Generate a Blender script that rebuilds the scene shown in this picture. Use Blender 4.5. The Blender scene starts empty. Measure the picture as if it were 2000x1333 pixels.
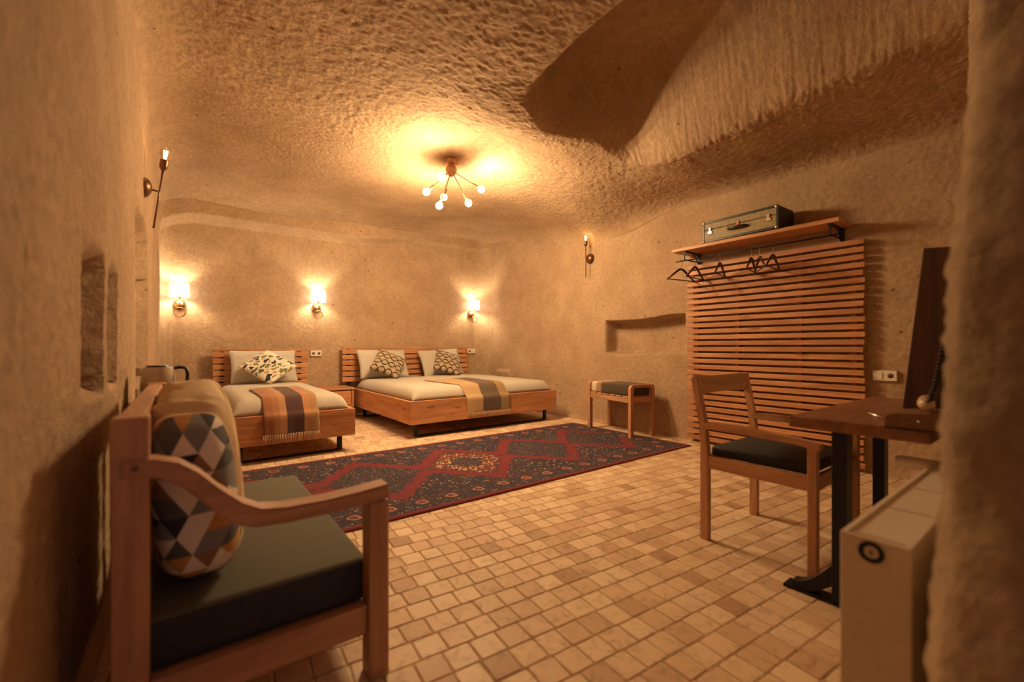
import bpy, bmesh, math, random
import numpy as np
from mathutils import Vector, Matrix, Euler
random.seed(7); rng = np.random.default_rng(7)
S = bpy.context.scene
COL = S.collection
PI = math.pi
R0 = math.radians

# ------------------------------------------------------------------ camera, world, exposure
CAM_H = 1.03
cam = bpy.data.cameras.new('camera'); cam_o = bpy.data.objects.new('camera', cam); COL.objects.link(cam_o)
cam_o.location = (0, 0, CAM_H); cam_o.rotation_euler = (PI/2, 0, -math.radians(37))
cam.sensor_width = 36; cam.lens = 15.3; cam.shift_y = 0.00575
cam.clip_start = 0.02
cam.dof.use_dof = True; cam.dof.focus_distance = 5.0; cam.dof.aperture_fstop = 1.4
S.camera = cam_o

w = bpy.data.worlds.new('world'); S.world = w; w.use_nodes = True
w.node_tree.nodes['Background'].inputs[0].default_value = (0.56, 0.42, 0.44, 1)
w.node_tree.nodes['Background'].inputs[1].default_value = 0.32
S.view_settings.view_transform = 'Standard'; S.view_settings.look = 'None'
S.view_settings.gamma = 1; S.view_settings.use_curve_mapping = False
S.view_settings.exposure = 0.55
S.cycles.use_denoising = True
S.cycles.max_bounces = 10; S.cycles.diffuse_bounces = 6
S.cycles.sample_clamp_indirect = 6

LAMP = (1.0, 0.60, 0.25)
BULB_E, SHADE_E, SHADEBULB_E, EDISON_E = 940.0, 5.0, 460.0, 70.0

# ------------------------------------------------------------------ materials
MATS = {}
def new_mat(name):
    m = bpy.data.materials.new(name); m.use_nodes = True
    nt = m.node_tree; b = nt.nodes['Principled BSDF']
    return m, nt, b
def N(nt, t, **kw):
    n = nt.nodes.new(t)
    for k, v in kw.items():
        if k in n.inputs: n.inputs[k].default_value = v
        else: setattr(n, k, v)
    return n
def ramp(nt, stops, interp='LINEAR'):
    r = nt.nodes.new('ShaderNodeValToRGB'); r.color_ramp.interpolation = interp
    cr = r.color_ramp
    while len(cr.elements) < len(stops): cr.elements.new(0.5)
    for e, (p, c) in zip(cr.elements, stops):
        e.position = p; e.color = (*c, 1)
    return r
def plain(name, col, rough=0.6, metal=0.0, noise=0.12, scale=30, bump=0.0, **kw):
    if name in MATS: return MATS[name]
    m, nt, b = new_mat(name); L = nt.links
    tc = N(nt, 'ShaderNodeTexCoord')
    nz = N(nt, 'ShaderNodeTexNoise', Scale=scale, Detail=4.0)
    L.new(tc.outputs['Object'], nz.inputs['Vector'])
    d = [max(0, c*(1-noise)) for c in col]; u = [min(1, c*(1+noise)) for c in col]
    r = ramp(nt, [(0.3, d), (0.7, u)])
    L.new(nz.outputs['Fac'], r.inputs['Fac']); L.new(r.outputs['Color'], b.inputs['Base Color'])
    b.inputs['Roughness'].default_value = rough; b.inputs['Metallic'].default_value = metal
    if bump:
        bp = N(nt, 'ShaderNodeBump', Strength=bump, Distance=0.004)
        L.new(nz.outputs['Fac'], bp.inputs['Height']); L.new(bp.outputs['Normal'], b.inputs['Normal'])
    for k, v in kw.items(): b.inputs[k].default_value = v
    MATS[name] = m; return m
def emit(name, col, strength):
    if name in MATS: return MATS[name]
    m, nt, b = new_mat(name)
    b.inputs['Base Color'].default_value = (1, .9, .75, 1)
    b.inputs['Emission Color'].default_value = (*col, 1); b.inputs['Emission Strength'].default_value = strength
    MATS[name] = m; return m
def wood(name, dark, light, axis='X', rough=0.5, knots=0.6, grain=1.0):
    key = name + axis
    if key in MATS: return MATS[key]
    m, nt, b = new_mat(name + '_' + axis.lower()); L = nt.links
    tc = N(nt, 'ShaderNodeTexCoord'); oi = N(nt, 'ShaderNodeObjectInfo')
    add = N(nt, 'ShaderNodeVectorMath', operation='ADD')
    mul = N(nt, 'ShaderNodeVectorMath', operation='SCALE'); mul.inputs['Scale'].default_value = 7.3
    comb = N(nt, 'ShaderNodeCombineXYZ')
    for i in range(3): L.new(oi.outputs['Random'], comb.inputs[i])
    L.new(comb.outputs[0], mul.inputs[0]); L.new(tc.outputs['Object'], add.inputs[0]); L.new(mul.outputs[0], add.inputs[1])
    sc = {'X': (1.2, 14, 14), 'Y': (14, 1.2, 14), 'Z': (14, 14, 1.2)}[axis]
    mp = N(nt, 'ShaderNodeMapping'); mp.inputs['Scale'].default_value = sc
    L.new(add.outputs[0], mp.inputs['Vector'])
    n1 = N(nt, 'ShaderNodeTexNoise', Scale=1.6, Detail=3.0, Distortion=0.7); L.new(mp.outputs[0], n1.inputs['Vector'])
    n2 = N(nt, 'ShaderNodeTexNoise', Scale=9.0*grain, Detail=6.0, Roughness=0.7); L.new(mp.outputs[0], n2.inputs['Vector'])
    sc2 = {'X': (2.2, 7, 7), 'Y': (7, 2.2, 7), 'Z': (7, 7, 2.2)}[axis]
    mp2 = N(nt, 'ShaderNodeMapping'); mp2.inputs['Scale'].default_value = sc2; L.new(add.outputs[0], mp2.inputs['Vector'])
    vo = N(nt, 'ShaderNodeTexVoronoi', Scale=1.0); L.new(mp2.outputs[0], vo.inputs['Vector'])
    kr = ramp(nt, [(0.07, (0.22, 0.16, 0.14)), (0.15, (1, 1, 1))]); L.new(vo.outputs['Distance'], kr.inputs['Fac'])
    mx = N(nt, 'ShaderNodeMath', operation='ADD'); L.new(n1.outputs['Fac'], mx.inputs[0])
    m2 = N(nt, 'ShaderNodeMath', operation='MULTIPLY'); m2.inputs[1].default_value = 0.45
    L.new(n2.outputs['Fac'], m2.inputs[0]); L.new(m2.outputs[0], mx.inputs[1])
    rd = N(nt, 'ShaderNodeMath', operation='MULTIPLY_ADD'); rd.inputs[1].default_value = 0.22; rd.inputs[2].default_value = -0.34
    L.new(oi.outputs['Random'], rd.inputs[0])
    m3 = N(nt, 'ShaderNodeMath', operation='ADD'); L.new(mx.outputs[0], m3.inputs[0]); L.new(rd.outputs[0], m3.inputs[1])
    r = ramp(nt, [(0.25, dark), (0.75, light)]); L.new(m3.outputs[0], r.inputs['Fac'])
    kx = N(nt, 'ShaderNodeMix', data_type='RGBA', blend_type='MULTIPLY'); kx.inputs[0].default_value = knots
    L.new(r.outputs['Color'], kx.inputs[6]); L.new(kr.outputs['Color'], kx.inputs[7])
    L.new(kx.outputs[2], b.inputs['Base Color'])
    b.inputs['Roughness'].default_value = rough
    bp = N(nt, 'ShaderNodeBump', Strength=0.15, Distance=0.002); L.new(n2.outputs['Fac'], bp.inputs['Height']); L.new(bp.outputs['Normal'], b.inputs['Normal'])
    MATS[key] = m; return m
PINE = ((0.36, 0.145, 0.06), (0.64, 0.32, 0.15))
OAK = ((0.36, 0.17, 0.09), (0.62, 0.35, 0.20))
WALNUT = ((0.17, 0.07, 0.04), (0.32, 0.145, 0.08))
def pine(ax): return wood('pine_wood', *PINE, axis=ax, rough=0.45)
def oak(ax): return wood('oak_wood', *OAK, axis=ax, rough=0.5, knots=0.15)
def walnut(ax): return wood('walnut_wood', *WALNUT, axis=ax, rough=0.4, knots=0.3)
def darkwood(ax): return wood('dark_wood', (0.05, 0.022, 0.017), (0.11, 0.045, 0.03), axis=ax, rough=0.45, knots=0.1)
black_metal = plain('black_metal', (0.011, 0.014, 0.028), 0.45, 0.4, 0.2)
brass = plain('aged_brass', (0.36, 0.22, 0.11), 0.32, 0.9, 0.15, 60)
bronze = plain('bronze', (0.20, 0.10, 0.055), 0.35, 0.85, 0.15, 60)
chrome = plain('chrome', (0.75, 0.72, 0.66), 0.22, 1.0, 0.05)
white_plastic = plain('white_plastic', (0.78, 0.72, 0.62), 0.4, 0, 0.03)
black_plastic = plain('black_plastic', (0.012, 0.012, 0.014), 0.35, 0, 0.2)
white_cloth = plain('white_cotton', (0.48, 0.44, 0.375), 0.9, 0, 0.03, 8, bump=0.0)
white_metal = plain('white_enamel', (0.70, 0.62, 0.52), 0.4, 0, 0.03)
milky, nt_, b_ = new_mat('milky_plastic')
tr_ = N(nt_, 'ShaderNodeBsdfTranslucent'); tr_.inputs['Color'].default_value = (0.8, 0.7, 0.5, 1)
mx_ = N(nt_, 'ShaderNodeMixShader'); mx_.inputs[0].default_value = 0.55; b_.inputs['Base Color'].default_value = (0.75, 0.66, 0.5, 1)
nt_.links.new(b_.outputs[0], mx_.inputs[1]); nt_.links.new(tr_.outputs[0], mx_.inputs[2]); nt_.links.new(mx_.outputs[0], nt_.nodes['Material Output'].inputs[0])
copper = plain('brushed_copper', (0.62, 0.36, 0.22), 0.5, 0.55, 0.1, 60)
bulb_mat = emit('lit_bulb', (1.0, 0.665, 0.34), BULB_E)
shade_mat = emit('lit_lampshade', (1.0, 0.86, 0.68), SHADE_E)
shadebulb_mat = emit('lit_shade_bulb', (1.0, 0.79, 0.48), SHADEBULB_E)
edison_mat = emit('lit_filament', (1.0, 0.60, 0.25), EDISON_E)

def tuff(name, scale=1.0, seed=0.0, dark=1.0, tint=(1, 1, 1)):
    m, nt, b = new_mat(name); L = nt.links
    tc = N(nt, 'ShaderNodeTexCoord')
    mp = N(nt, 'ShaderNodeMapping'); mp.inputs['Location'].default_value = (seed, seed*1.7, seed*.3)
    L.new(tc.outputs['Object'], mp.inputs['Vector'])
    n1 = N(nt, 'ShaderNodeTexNoise', Scale=2.2, Detail=5.0, Roughness=0.6); L.new(mp.outputs[0], n1.inputs['Vector'])
    n2 = N(nt, 'ShaderNodeTexNoise', Scale=26*scale, Detail=5.0, Roughness=0.65); L.new(mp.outputs[0], n2.inputs['Vector'])
    n3 = N(nt, 'ShaderNodeTexNoise', Scale=75*scale, Detail=4.0, Roughness=0.6); L.new(mp.outputs[0], n3.inputs['Vector'])
    vo = N(nt, 'ShaderNodeTexVoronoi', Scale=4.5); L.new(mp.outputs[0], vo.inputs['Vector'])
    r = ramp(nt, [(0.3, tuple(c*dark*k for c, k in zip((0.39, 0.272, 0.175), tint))), (0.7, tuple(c*dark for c in (0.51, 0.372, 0.245)))]); L.new(n1.outputs['Fac'], r.inputs['Fac'])
    r2 = ramp(nt, [(0.32, (0.80, 0.77, 0.74)), (0.6, (1.05, 1.04, 1.03))]); L.new(n2.outputs['Fac'], r2.inputs['Fac'])
    mx = N(nt, 'ShaderNodeMix', data_type='RGBA', blend_type='MULTIPLY'); mx.inputs[0].default_value = 0.8
    L.new(r.outputs['Color'], mx.inputs[6]); L.new(r2.outputs['Color'], mx.inputs[7])
    sp = ramp(nt, [(0.035, (0.22, 0.16, 0.12)), (0.075, (1, 1, 1))]); L.new(vo.outputs['Distance'], sp.inputs['Fac'])
    mx2 = N(nt, 'ShaderNodeMix', data_type='RGBA', blend_type='MULTIPLY'); mx2.inputs[0].default_value = 0.75
    L.new(mx.outputs[2], mx2.inputs[6]); L.new(sp.outputs['Color'], mx2.inputs[7])
    L.new(mx2.outputs[2], b.inputs['Base Color'])
    b.inputs['Roughness'].default_value = 0.92; b.inputs['Specular IOR Level'].default_value = 0.2
    ad = N(nt, 'ShaderNodeMath', operation='MULTIPLY_ADD'); ad.inputs[1].default_value = 0.35
    L.new(n3.outputs['Fac'], ad.inputs[0]); L.new(n2.outputs['Fac'], ad.inputs[2])
    bp = N(nt, 'ShaderNodeBump', Strength=0.7, Distance=0.012); L.new(ad.outputs[0], bp.inputs['Height']); L.new(bp.outputs['Normal'], b.inputs['Normal'])
    return m

# ------------------------------------------------------------------ mesh helpers
def link(name, me, mat=None, parent=None, smooth=True):
    o = bpy.data.objects.new(name, me); COL.objects.link(o)
    if mat is not None and not me.materials: me.materials.append(mat)
    if parent is not None: o.parent = parent
    return o
def obj(name, bm, mat=None, parent=None, smooth=False):
    me = bpy.data.meshes.new(name)
    bmesh.ops.recalc_face_normals(bm, faces=bm.faces)
    for f in bm.faces: f.smooth = bool(smooth)
    bm.to_mesh(me); bm.free()
    if smooth == 'auto':
        me.set_sharp_from_angle(angle=math.radians(40))
    return link(name, me, mat, parent)
def tag(o, label, cat, group=None):
    o['label'] = label; o['category'] = cat
    if group: o['group'] = group
    return o
def thing(name, label, cat, loc, rz=0, group=None):
    o = bpy.data.objects.new(name, None); COL.objects.link(o); o.empty_display_size = 0.05
    o.location = loc; o.rotation_euler = (0, 0, rz)
    return tag(o, label, cat, group)
def copy_tree(o, parent=None):
    c = o.copy(); COL.objects.link(c)
    if parent is not None: c.parent = parent
    for ch in list(o.children): copy_tree(ch, c)
    return c
def BM(): return bmesh.new()
def box(bm, c, s, bev=0.0, rot=None, seg=2):
    r = bmesh.ops.create_cube(bm, size=1.0); vs = r['verts']
    M = Matrix.Translation(c) @ (rot.to_matrix().to_4x4() if rot is not None else Matrix()) @ Matrix.Diagonal((*s, 1))
    bmesh.ops.transform(bm, matrix=M, verts=vs)
    if bev > 0:
        es = {e for v in vs for e in v.link_edges}
        bmesh.ops.bevel(bm, geom=list(es), offset=bev, segments=seg, affect='EDGES', profile=0.5)
    return bm
def bbox(x0, x1, y0, y1, z0, z1, bev=0.0, bm=None):
    return box(bm or BM(), ((x0+x1)/2, (y0+y1)/2, (z0+z1)/2), (x1-x0, y1-y0, z1-z0), bev)
def tube(bm, pts, r, n=10, cap=True, closed=False):
    pts = [Vector(p) for p in pts]; rings = []
    rs = r if isinstance(r, (list, tuple)) else [r]*len(pts)
    prev = None
    for i, p in enumerate(pts):
        if closed: t = pts[(i+1) % len(pts)] - pts[i-1]
        else: t = pts[min(i+1, len(pts)-1)] - pts[max(i-1, 0)]
        t.normalize()
        if prev is None:
            a = Vector((0, 0, 1)) if abs(t.z) < 0.9 else Vector((1, 0, 0))
            u = t.cross(a).normalized()
        else:
            u = (prev - t*prev.dot(t)).normalized()
        prev = u; v = t.cross(u)
        rings.append([bm.verts.new(p + (u*math.cos(k*2*PI/n) + v*math.sin(k*2*PI/n))*rs[i]) for k in range(n)])
    m = len(rings)
    for i in range(m if closed else m-1):
        A, B = rings[i], rings[(i+1) % m]
        for k in range(n): bm.faces.new((A[k], A[(k+1) % n], B[(k+1) % n], B[k]))
    if cap and not closed:
        bm.faces.new(rings[0][::-1]); bm.faces.new(rings[-1])
    return bm
def lathe(bm, prof, n=24, M=None):
    """prof: (r, z) from bottom to top, spun about z"""
    rings = []
    for r, z in prof:
        if r < 1e-5: rings.append([bm.verts.new((0, 0, z))])
        else: rings.append([bm.verts.new((r*math.cos(k*2*PI/n), r*math.sin(k*2*PI/n), z)) for k in range(n)])
    vs = [v for R in rings for v in R]
    for A, B in zip(rings, rings[1:]):
        if len(A) == 1 and len(B) == 1: continue
        for k in range(n):
            k2 = (k+1) % n
            if len(A) == 1: bm.faces.new((A[0], B[k2], B[k]))
            elif len(B) == 1: bm.faces.new((A[k], A[k2], B[0]))
            else: bm.faces.new((A[k], A[k2], B[k2], B[k]))
    if M is not None: bmesh.ops.transform(bm, matrix=M, verts=vs)
    return bm
def sphere(bm, c, r, n=16, s=(1, 1, 1)):
    m = n//2
    return lathe(bm, [(r*math.sin(PI*i/m), -r*math.cos(PI*i/m)) for i in range(m+1)], n, Matrix.Translation(c) @ Matrix.Diagonal((*s, 1)))
def prism(bm, poly, d, M=None):
    """poly (x,y) outline extruded 0..d along z, then placed by M"""
    A = [bm.verts.new((x, y, 0)) for x, y in poly]; B = [bm.verts.new((x, y, d)) for x, y in poly]
    bm.faces.new(A[::-1]); bm.faces.new(B); n = len(A)
    for i in range(n): bm.faces.new((A[i], A[(i+1) % n], B[(i+1) % n], B[i]))
    if M is not None: bmesh.ops.transform(bm, matrix=M, verts=A+B)
    return bm
XZ = Matrix(((1, 0, 0, 0), (0, 0, -1, 0), (0, 1, 0, 0), (0, 0, 0, 1)))     # (x,y,z)->(x,-z,y): outline stands in x/z, extruded towards -y
YZ = Matrix(((0, 0, 1, 0), (1, 0, 0, 0), (0, 1, 0, 0), (0, 0, 0, 1)))      # outline stands in y/z, extruded along x
def aim(p, d):
    return Matrix.Translation(p) @ Vector(d).to_track_quat('Z', 'Y').to_matrix().to_4x4()
def grid_mesh(name, X, Y, Z, mat, parent=None, smooth=True, closed_u=False):
    """X,Y,Z arrays (n,m)"""
    n, m = X.shape
    me = bpy.data.meshes.new(name)
    co = np.stack([X, Y, Z], -1).reshape(-1, 3).astype(np.float32)
    i = np.arange(n*m).reshape(n, m)
    q = np.stack([i[:-1, :-1], i[1:, :-1], i[1:, 1:], i[:-1, 1:]], -1).reshape(-1, 4)
    me.vertices.add(n*m); me.vertices.foreach_set('co', co.ravel())
    nf = len(q); me.loops.add(nf*4); me.loops.foreach_set('vertex_index', q.ravel().astype(np.int32))
    me.polygons.add(nf); me.polygons.foreach_set('loop_start', (np.arange(nf)*4).astype(np.int32))
    try: me.polygons.foreach_set('loop_total', np.full(nf, 4, np.int32))
    except Exception: pass
    me.polygons.foreach_set('use_smooth', np.full(nf, smooth, bool))
    me.update(); me.validate()
    return link(name, me, mat, parent)
# numpy gradient noise
_P = rng.permutation(256); _P = np.concatenate([_P, _P, _P])
_G = rng.normal(size=(256, 3)); _G /= np.linalg.norm(_G, axis=1, keepdims=True)
def pn(x, y, z=0.0):
    x, y, z = np.broadcast_arrays(np.asarray(x, float), y, z)
    xi = np.floor(x).astype(int); yi = np.floor(y).astype(int); zi = np.floor(z).astype(int)
    xf, yf, zf = x-xi, y-yi, z-zi; xi &= 255; yi &= 255; zi &= 255
    u = xf**3*(xf*(xf*6-15)+10); v = yf**3*(yf*(yf*6-15)+10); t = zf**3*(zf*(zf*6-15)+10)
    def g(a, b, c):
        h = _P[_P[_P[(xi+a) & 255]+((yi+b) & 255)]+((zi+c) & 255)]; gg = _G[h & 255]
        return gg[..., 0]*(xf-a)+gg[..., 1]*(yf-b)+gg[..., 2]*(zf-c)
    l = lambda a, b, t_: a+(b-a)*t_
    return l(l(l(g(0,0,0), g(1,0,0), u), l(g(0,1,0), g(1,1,0), u), v), l(l(g(0,0,1), g(1,0,1), u), l(g(0,1,1), g(1,1,1), u), v), t)
def sst(a, b, x):
    t = np.clip((x-a)/(b-a), 0, 1); return t*t*(3-2*t)
def chisel(s, t, seed, ang=0.9, amp=1.0):
    """tool marks: short strokes whose direction drifts over the surface"""
    a = ang + 0.7*pn(s*0.45+seed, t*0.45, seed)
    ca, sa = np.cos(a), np.sin(a)
    p = s*ca+t*sa; q = -s*sa+t*ca
    k = pn(p*15+seed, q*31, seed*1.3)
    p2 = p*0.45-q*0.89; q2 = p*0.89+q*0.45
    k2 = pn(p2*14-seed, q2*29, seed*2.1)
    k3 = pn(s*36, t*36, seed+5)
    k4 = pn(p*7, q*11, seed+9)
    return amp*(0.0095*(0.5-np.abs(k)) + 0.0075*(0.5-np.abs(k2)) + 0.0045*k3 + 0.0028*k4)

# ------------------------------------------------------------------ the cave shell
A0, A1, B1, HB = -0.23, 4.50, 6.80, 2.72     # left wall, right wall, back wall
tuff_wall = tuff('carved_tuff', 1.0, 0.0); tuff_ceil = tuff('carved_tuff_ceiling', 0.9, 4.0); tuff_front = tuff('carved_tuff_front', 1.0, 9.0, 0.90, (0.85, 0.9, 0.9))  # front wall tuff is a little darker, with its dark tone tinted
def ceil_z(a, b):
    z = 2.97 + 0.04*np.sin(a*0.9+0.4)*np.cos(b*0.6)
    z = z + 0.05*pn(a*0.6+3, b*0.6, 2.2)
    z = z + 0.05*np.exp(-((a-2.24)**2+(b-4.03)**2)/0.9)
    # higher over the left of the room, drooping to the edges
    z = z + 0.10*sst(2.2, 0.6, a)*sst(1.0, 3.5, b)*sst(6.6, 4.6, b)
    edge = lambda d, r, h: h*(1-np.sqrt(np.clip(1-(1-np.clip(d/r, 0, 1))**2, 0, 1)))
    z = z - edge(a-A0, 0.35, 0.20) - edge(A1-a, 1.3, 0.25)*sst(6.8, 5.0, b)*sst(2.6, 4.2, b) - edge(A1-a, 0.28, 0.10)
    z = z - edge(B1-b, 1.1, 0.22)*sst(3.6, 0.5, a) - edge(B1-b, 0.5, 0.05)
    # the hollow cut into the roof: steep towards the lamp, long slope to the right wall
    hole = sst(1.98, 2.30, a+0.10*pn(b*1.3, 1.0, .5))*sst(2.92, 2.52, b+0.22*sst(2.6, 2.0, a)-0.06*(a-2.6)+0.16*sst(2.5, 3.15, a)+0.05*pn(a*1.6, 4.0, .3))*sst(-0.6, 0.6, b)
    slope = sst(3.42, 2.98, a-0.10*(b-1.4)+0.10*pn(a*1.5, b*1.5, 7.7))
    z = z + 0.50*hole*slope
    # flat soffit along the right wall
    far = sst(2.2, 3.0, b)
    z = z - 0.26*(sst(2.80, 3.46, a-0.10*(b-1.4))*(1-far)+sst(2.7, 4.5, a)*far)*sst(6.0, 3.4, b)
    z = z - 0.075*np.exp(-((a-2.5)**2/0.5+(b-2.95)**2/0.12))
    return z
def shell(name, X, Y, Z, mat):
    o = grid_mesh(name, X, Y, Z, mat); o['kind'] = 'structure'; return o
RES = 0.0125
# ceiling
a = np.arange(-0.45, 4.80, 0.0105); b = np.arange(-1.25, 7.05, 0.0105); AA, BB = np.meshgrid(a, b, indexing='ij')
Z = ceil_z(AA, BB) + chisel(AA, BB, 3.1, 0.6, 1.0)*(1.15-0.6*sst(3.8, 5.2, BB)) + 0.007*pn(AA*15, BB*15, 1.5)*sst(5.0, 3.5, BB)
gro = sst(2.5, 2.8, AA)*sst(3.7, 3.4, AA)*sst(3.0, 2.4, BB)
Z += gro*0.022*np.abs(pn(AA*4+BB*2, BB*24-AA*8, 8.8))
ceil_o = shell('ceiling', AA, BB, Z, tuff_ceil)
def fillet(d, r):
    c = np.clip(d, 0, r); return r - np.sqrt(np.maximum(r*r-(r-c)**2, 0))
def rect_win(s, t, s0, s1, t0, t1, e):
    return sst(s0-e, s0+e, s)*sst(s1+e, s1-e, s)*sst(t0-e, t0+e, t)*sst(t1+e, t1-e, t)
# back wall (recessed under a lip)
s = np.arange(-0.45, 4.72, RES); t = np.arange(-0.05, 3.35, RES); SS, TT = np.meshgrid(s, t, indexing='ij')
D = chisel(SS, TT, 11.7, 0.5, 0.62)+0.02*pn(SS*1.1, TT*1.1, 9)
D = D + (0.15*sst(3.5, 1.9, SS)+0.02)*sst(2.60, 2.69, TT-0.16*sst(1.8, 3.4, SS)+0.22*fillet(SS-A0, 0.45)/0.45) + fillet(A1-SS, 0.28) + fillet(SS-A0, 0.10)
D = D - 0.03*sst(0.2, 0.0, TT)
shell('wall_back', SS, B1-D, TT, tuff_wall)
# left wall
s = np.arange(-1.3, 6.95, RES); t = np.arange(-0.05, 3.35, RES); SS, TT = np.meshgrid(s, t, indexing='ij')
wob = 0.025*pn(TT*5, SS*1.2, 6.6)
D = chisel(SS, TT, 21.3, 1.2, 0.9)+0.018*pn(SS*1.3, TT*0.9, 3)
D = D - 0.055*sst(1.60, 1.98, SS)*(SS < 2.04+wob)*sst(0.86, 0.90, TT)*sst(1.36, 1.30, TT)
D = D - 0.045*sst(2.12, 2.40, SS)*(SS < 2.47+wob)*sst(0.86, 0.90, TT)*sst(1.36, 1.30, TT)
D = D - 0.070*sst(3.2, 3.9, SS)*(SS < 4.35+wob)*sst(0.3, 0.4, TT)*sst(1.95, 1.86, TT)
D = D + fillet(B1-SS, 0.12)
shell('wall_left', A0+D, SS, TT, tuff_wall)
# right wall, with the niche
s = np.arange(0.0, 6.95, RES); SS, TT = np.meshgrid(s, t, indexing='ij')
D = chisel(SS, TT, 31.9, 1.9, 0.62+0.7*0)*(0.8+0.9*sst(3.0, 1.0, SS))+0.02*pn(SS*1.0, TT*1.0, 13)
rag = 0.018*pn(SS*7, TT*7, 2)
D = D - 0.22*rect_win(SS+rag, TT+rag*0.8+0.02*np.sin(SS*4), 2.74, 3.88, 0.965, 1.375, 0.014) + fillet(B1-SS, 0.28)
D = D + 0.012*sst(0.06, 0.0, TT) + 0.03*rect_win(SS, TT, 6.0, 6.4, -1, 0.62, 0.03)
shell('wall_right', A1-D, SS, TT, tuff_wall)
# front wall: runs from the right wall to the jamb of the opening the camera looks through
pts = [(4.7, 0.27), (2.4, 0.27), (1.95, 0.13), (1.02, 0.12), (0.97, 0.10), (0.95, 0.05), (0.95, 0.0), (0.99, -0.4), (1.05, -1.25)]
dense = []
for (p, q) in zip(pts, pts[1:]):
    n_ = max(2, int(math.dist(p, q)/0.014))
    for i in range(n_): dense.append((p[0]+(q[0]-p[0])*i/n_, p[1]+(q[1]-p[1])*i/n_))
P = np.array(dense); dP = np.gradient(P, axis=0); ln = np.cumsum(np.r_[0, np.linalg.norm(np.diff(P, axis=0), axis=1)])
nrm = np.stack([dP[:, 1], -dP[:, 0]], 1); nrm /= np.linalg.norm(nrm, axis=1, keepdims=True)
t = np.arange(-0.05, 3.35, 0.014)
edge_a = np.interp(t, [-0.05, 0.34, 0.63, 0.82, 0.92, 1.02, 1.16, 1.24, 1.42, 1.62, 2.2, 3.3], [0.66, 0.68, 0.70, 0.785, 0.786, 0.82, 0.854, 0.91, 1.0, 1.08, 1.25, 1.4])
SS, TT = np.meshgrid(ln, t, indexing='ij'); D = chisel(SS, TT, 41.1, 1.0, 1.4)
lean = (edge_a-0.95)[None, :]*sst(2.2, 1.1, P[:, 0])[:, None]
X = P[:, :1]+nrm[:, :1]*0+lean + D*nrm[:, :1]*-1*-1; Y = P[:, 1:]+D*nrm[:, 1:]
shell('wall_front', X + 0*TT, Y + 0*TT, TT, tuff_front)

# ------------------------------------------------------------------ floor: mortar bed and small stone tiles
def tile_mat(name, island):
    m, nt, b = new_mat(name); L = nt.links
    if island: rnd = N(nt, 'ShaderNodeNewGeometry').outputs['Random Per Island']
    else: rnd = N(nt, 'ShaderNodeObjectInfo').outputs['Random']
    g = N(nt, 'ShaderNodeNewGeometry')
    n1 = N(nt, 'ShaderNodeTexNoise', Scale=16, Detail=5.0, Roughness=0.65, Distortion=1.0); L.new(g.outputs['Position'], n1.inputs['Vector'])
    n2 = N(nt, 'ShaderNodeTexNoise', Scale=5, Detail=3.0); L.new(g.outputs['Position'], n2.inputs['Vector'])
    r = ramp(nt, [(0.0, (0.42, 0.27, 0.165)), (0.08, (0.56, 0.39, 0.25)), (0.5, (0.66, 0.49, 0.325)), (1.0, (0.76, 0.60, 0.42))]); L.new(rnd, r.inputs['Fac'])
    r2 = ramp(nt, [(0.30, (0.62, 0.56, 0.50)), (0.48, (1, 1, 1)), (0.75, (1.1, 1.08, 1.05))]); L.new(n1.outputs['Fac'], r2.inputs['Fac'])
    mx = N(nt, 'ShaderNodeMix', data_type='RGBA', blend_type='MULTIPLY'); mx.inputs[0].default_value = 0.75
    L.new(r.outputs['Color'], mx.inputs[6]); L.new(r2.outputs['Color'], mx.inputs[7]); L.new(mx.outputs[2], b.inputs['Base Color'])
    rr = N(nt, 'ShaderNodeMapRange'); rr.inputs[3].default_value = 0.42; rr.inputs[4].default_value = 0.68; L.new(n2.outputs['Fac'], rr.inputs[0]); L.new(rr.outputs[0], b.inputs['Roughness'])
    b.inputs['Specular IOR Level'].default_value = 0.35
    bp = N(nt, 'ShaderNodeBump', Strength=0.12, Distance=0.004); L.new(n1.outputs['Fac'], bp.inputs['Height']); L.new(bp.outputs['Normal'], b.inputs['Normal'])
    return m
grout = plain('mortar', (0.42, 0.27, 0.16), 0.95, 0, 0.25, 40)
fb = bbox(-0.5, 4.8, -1.3, 7.1, -0.12, -0.0032)
floor = obj('floor', fb, grout); floor['kind'] = 'structure'
def tile_verts(l, wd, jit):
    bv = 0.0035; z0, z1 = -0.012, 0.0
    c = [(-l/2, -wd/2), (l/2, -wd/2), (l/2, wd/2), (-l/2, wd/2)]
    c = [(x+random.uniform(-jit, jit), y+random.uniform(-jit, jit)) for x, y in c]
    cs = 0.006
    oct_ = []
    for i in range(4):
        p, q, r_ = c[i-1], c[i], c[(i+1) % 4]
        for o_ in (p, r_):
            d = math.dist(o_, q); oct_.append((q[0]+(o_[0]-q[0])*cs/d, q[1]+(o_[1]-q[1])*cs/d))
    inn = [(x*(1-bv*2/l), y*(1-bv*2/wd)) for x, y in oct_]
    V = [(x, y, z0) for x, y in oct_]+[(x, y, z1-0.002) for x, y in oct_]+[(x, y, z1) for x, y in inn]
    F = []
    for k in (0, 8):
        for i in range(8): F.append((k+i, k+(i+1) % 8, k+8+(i+1) % 8, k+8+i))
    F.append(tuple(range(16, 24)))
    return V, F
PITCH, TA = 0.1055, math.radians(-5)
ca, sa = math.cos(TA), math.sin(TA)
tiles = []
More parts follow.
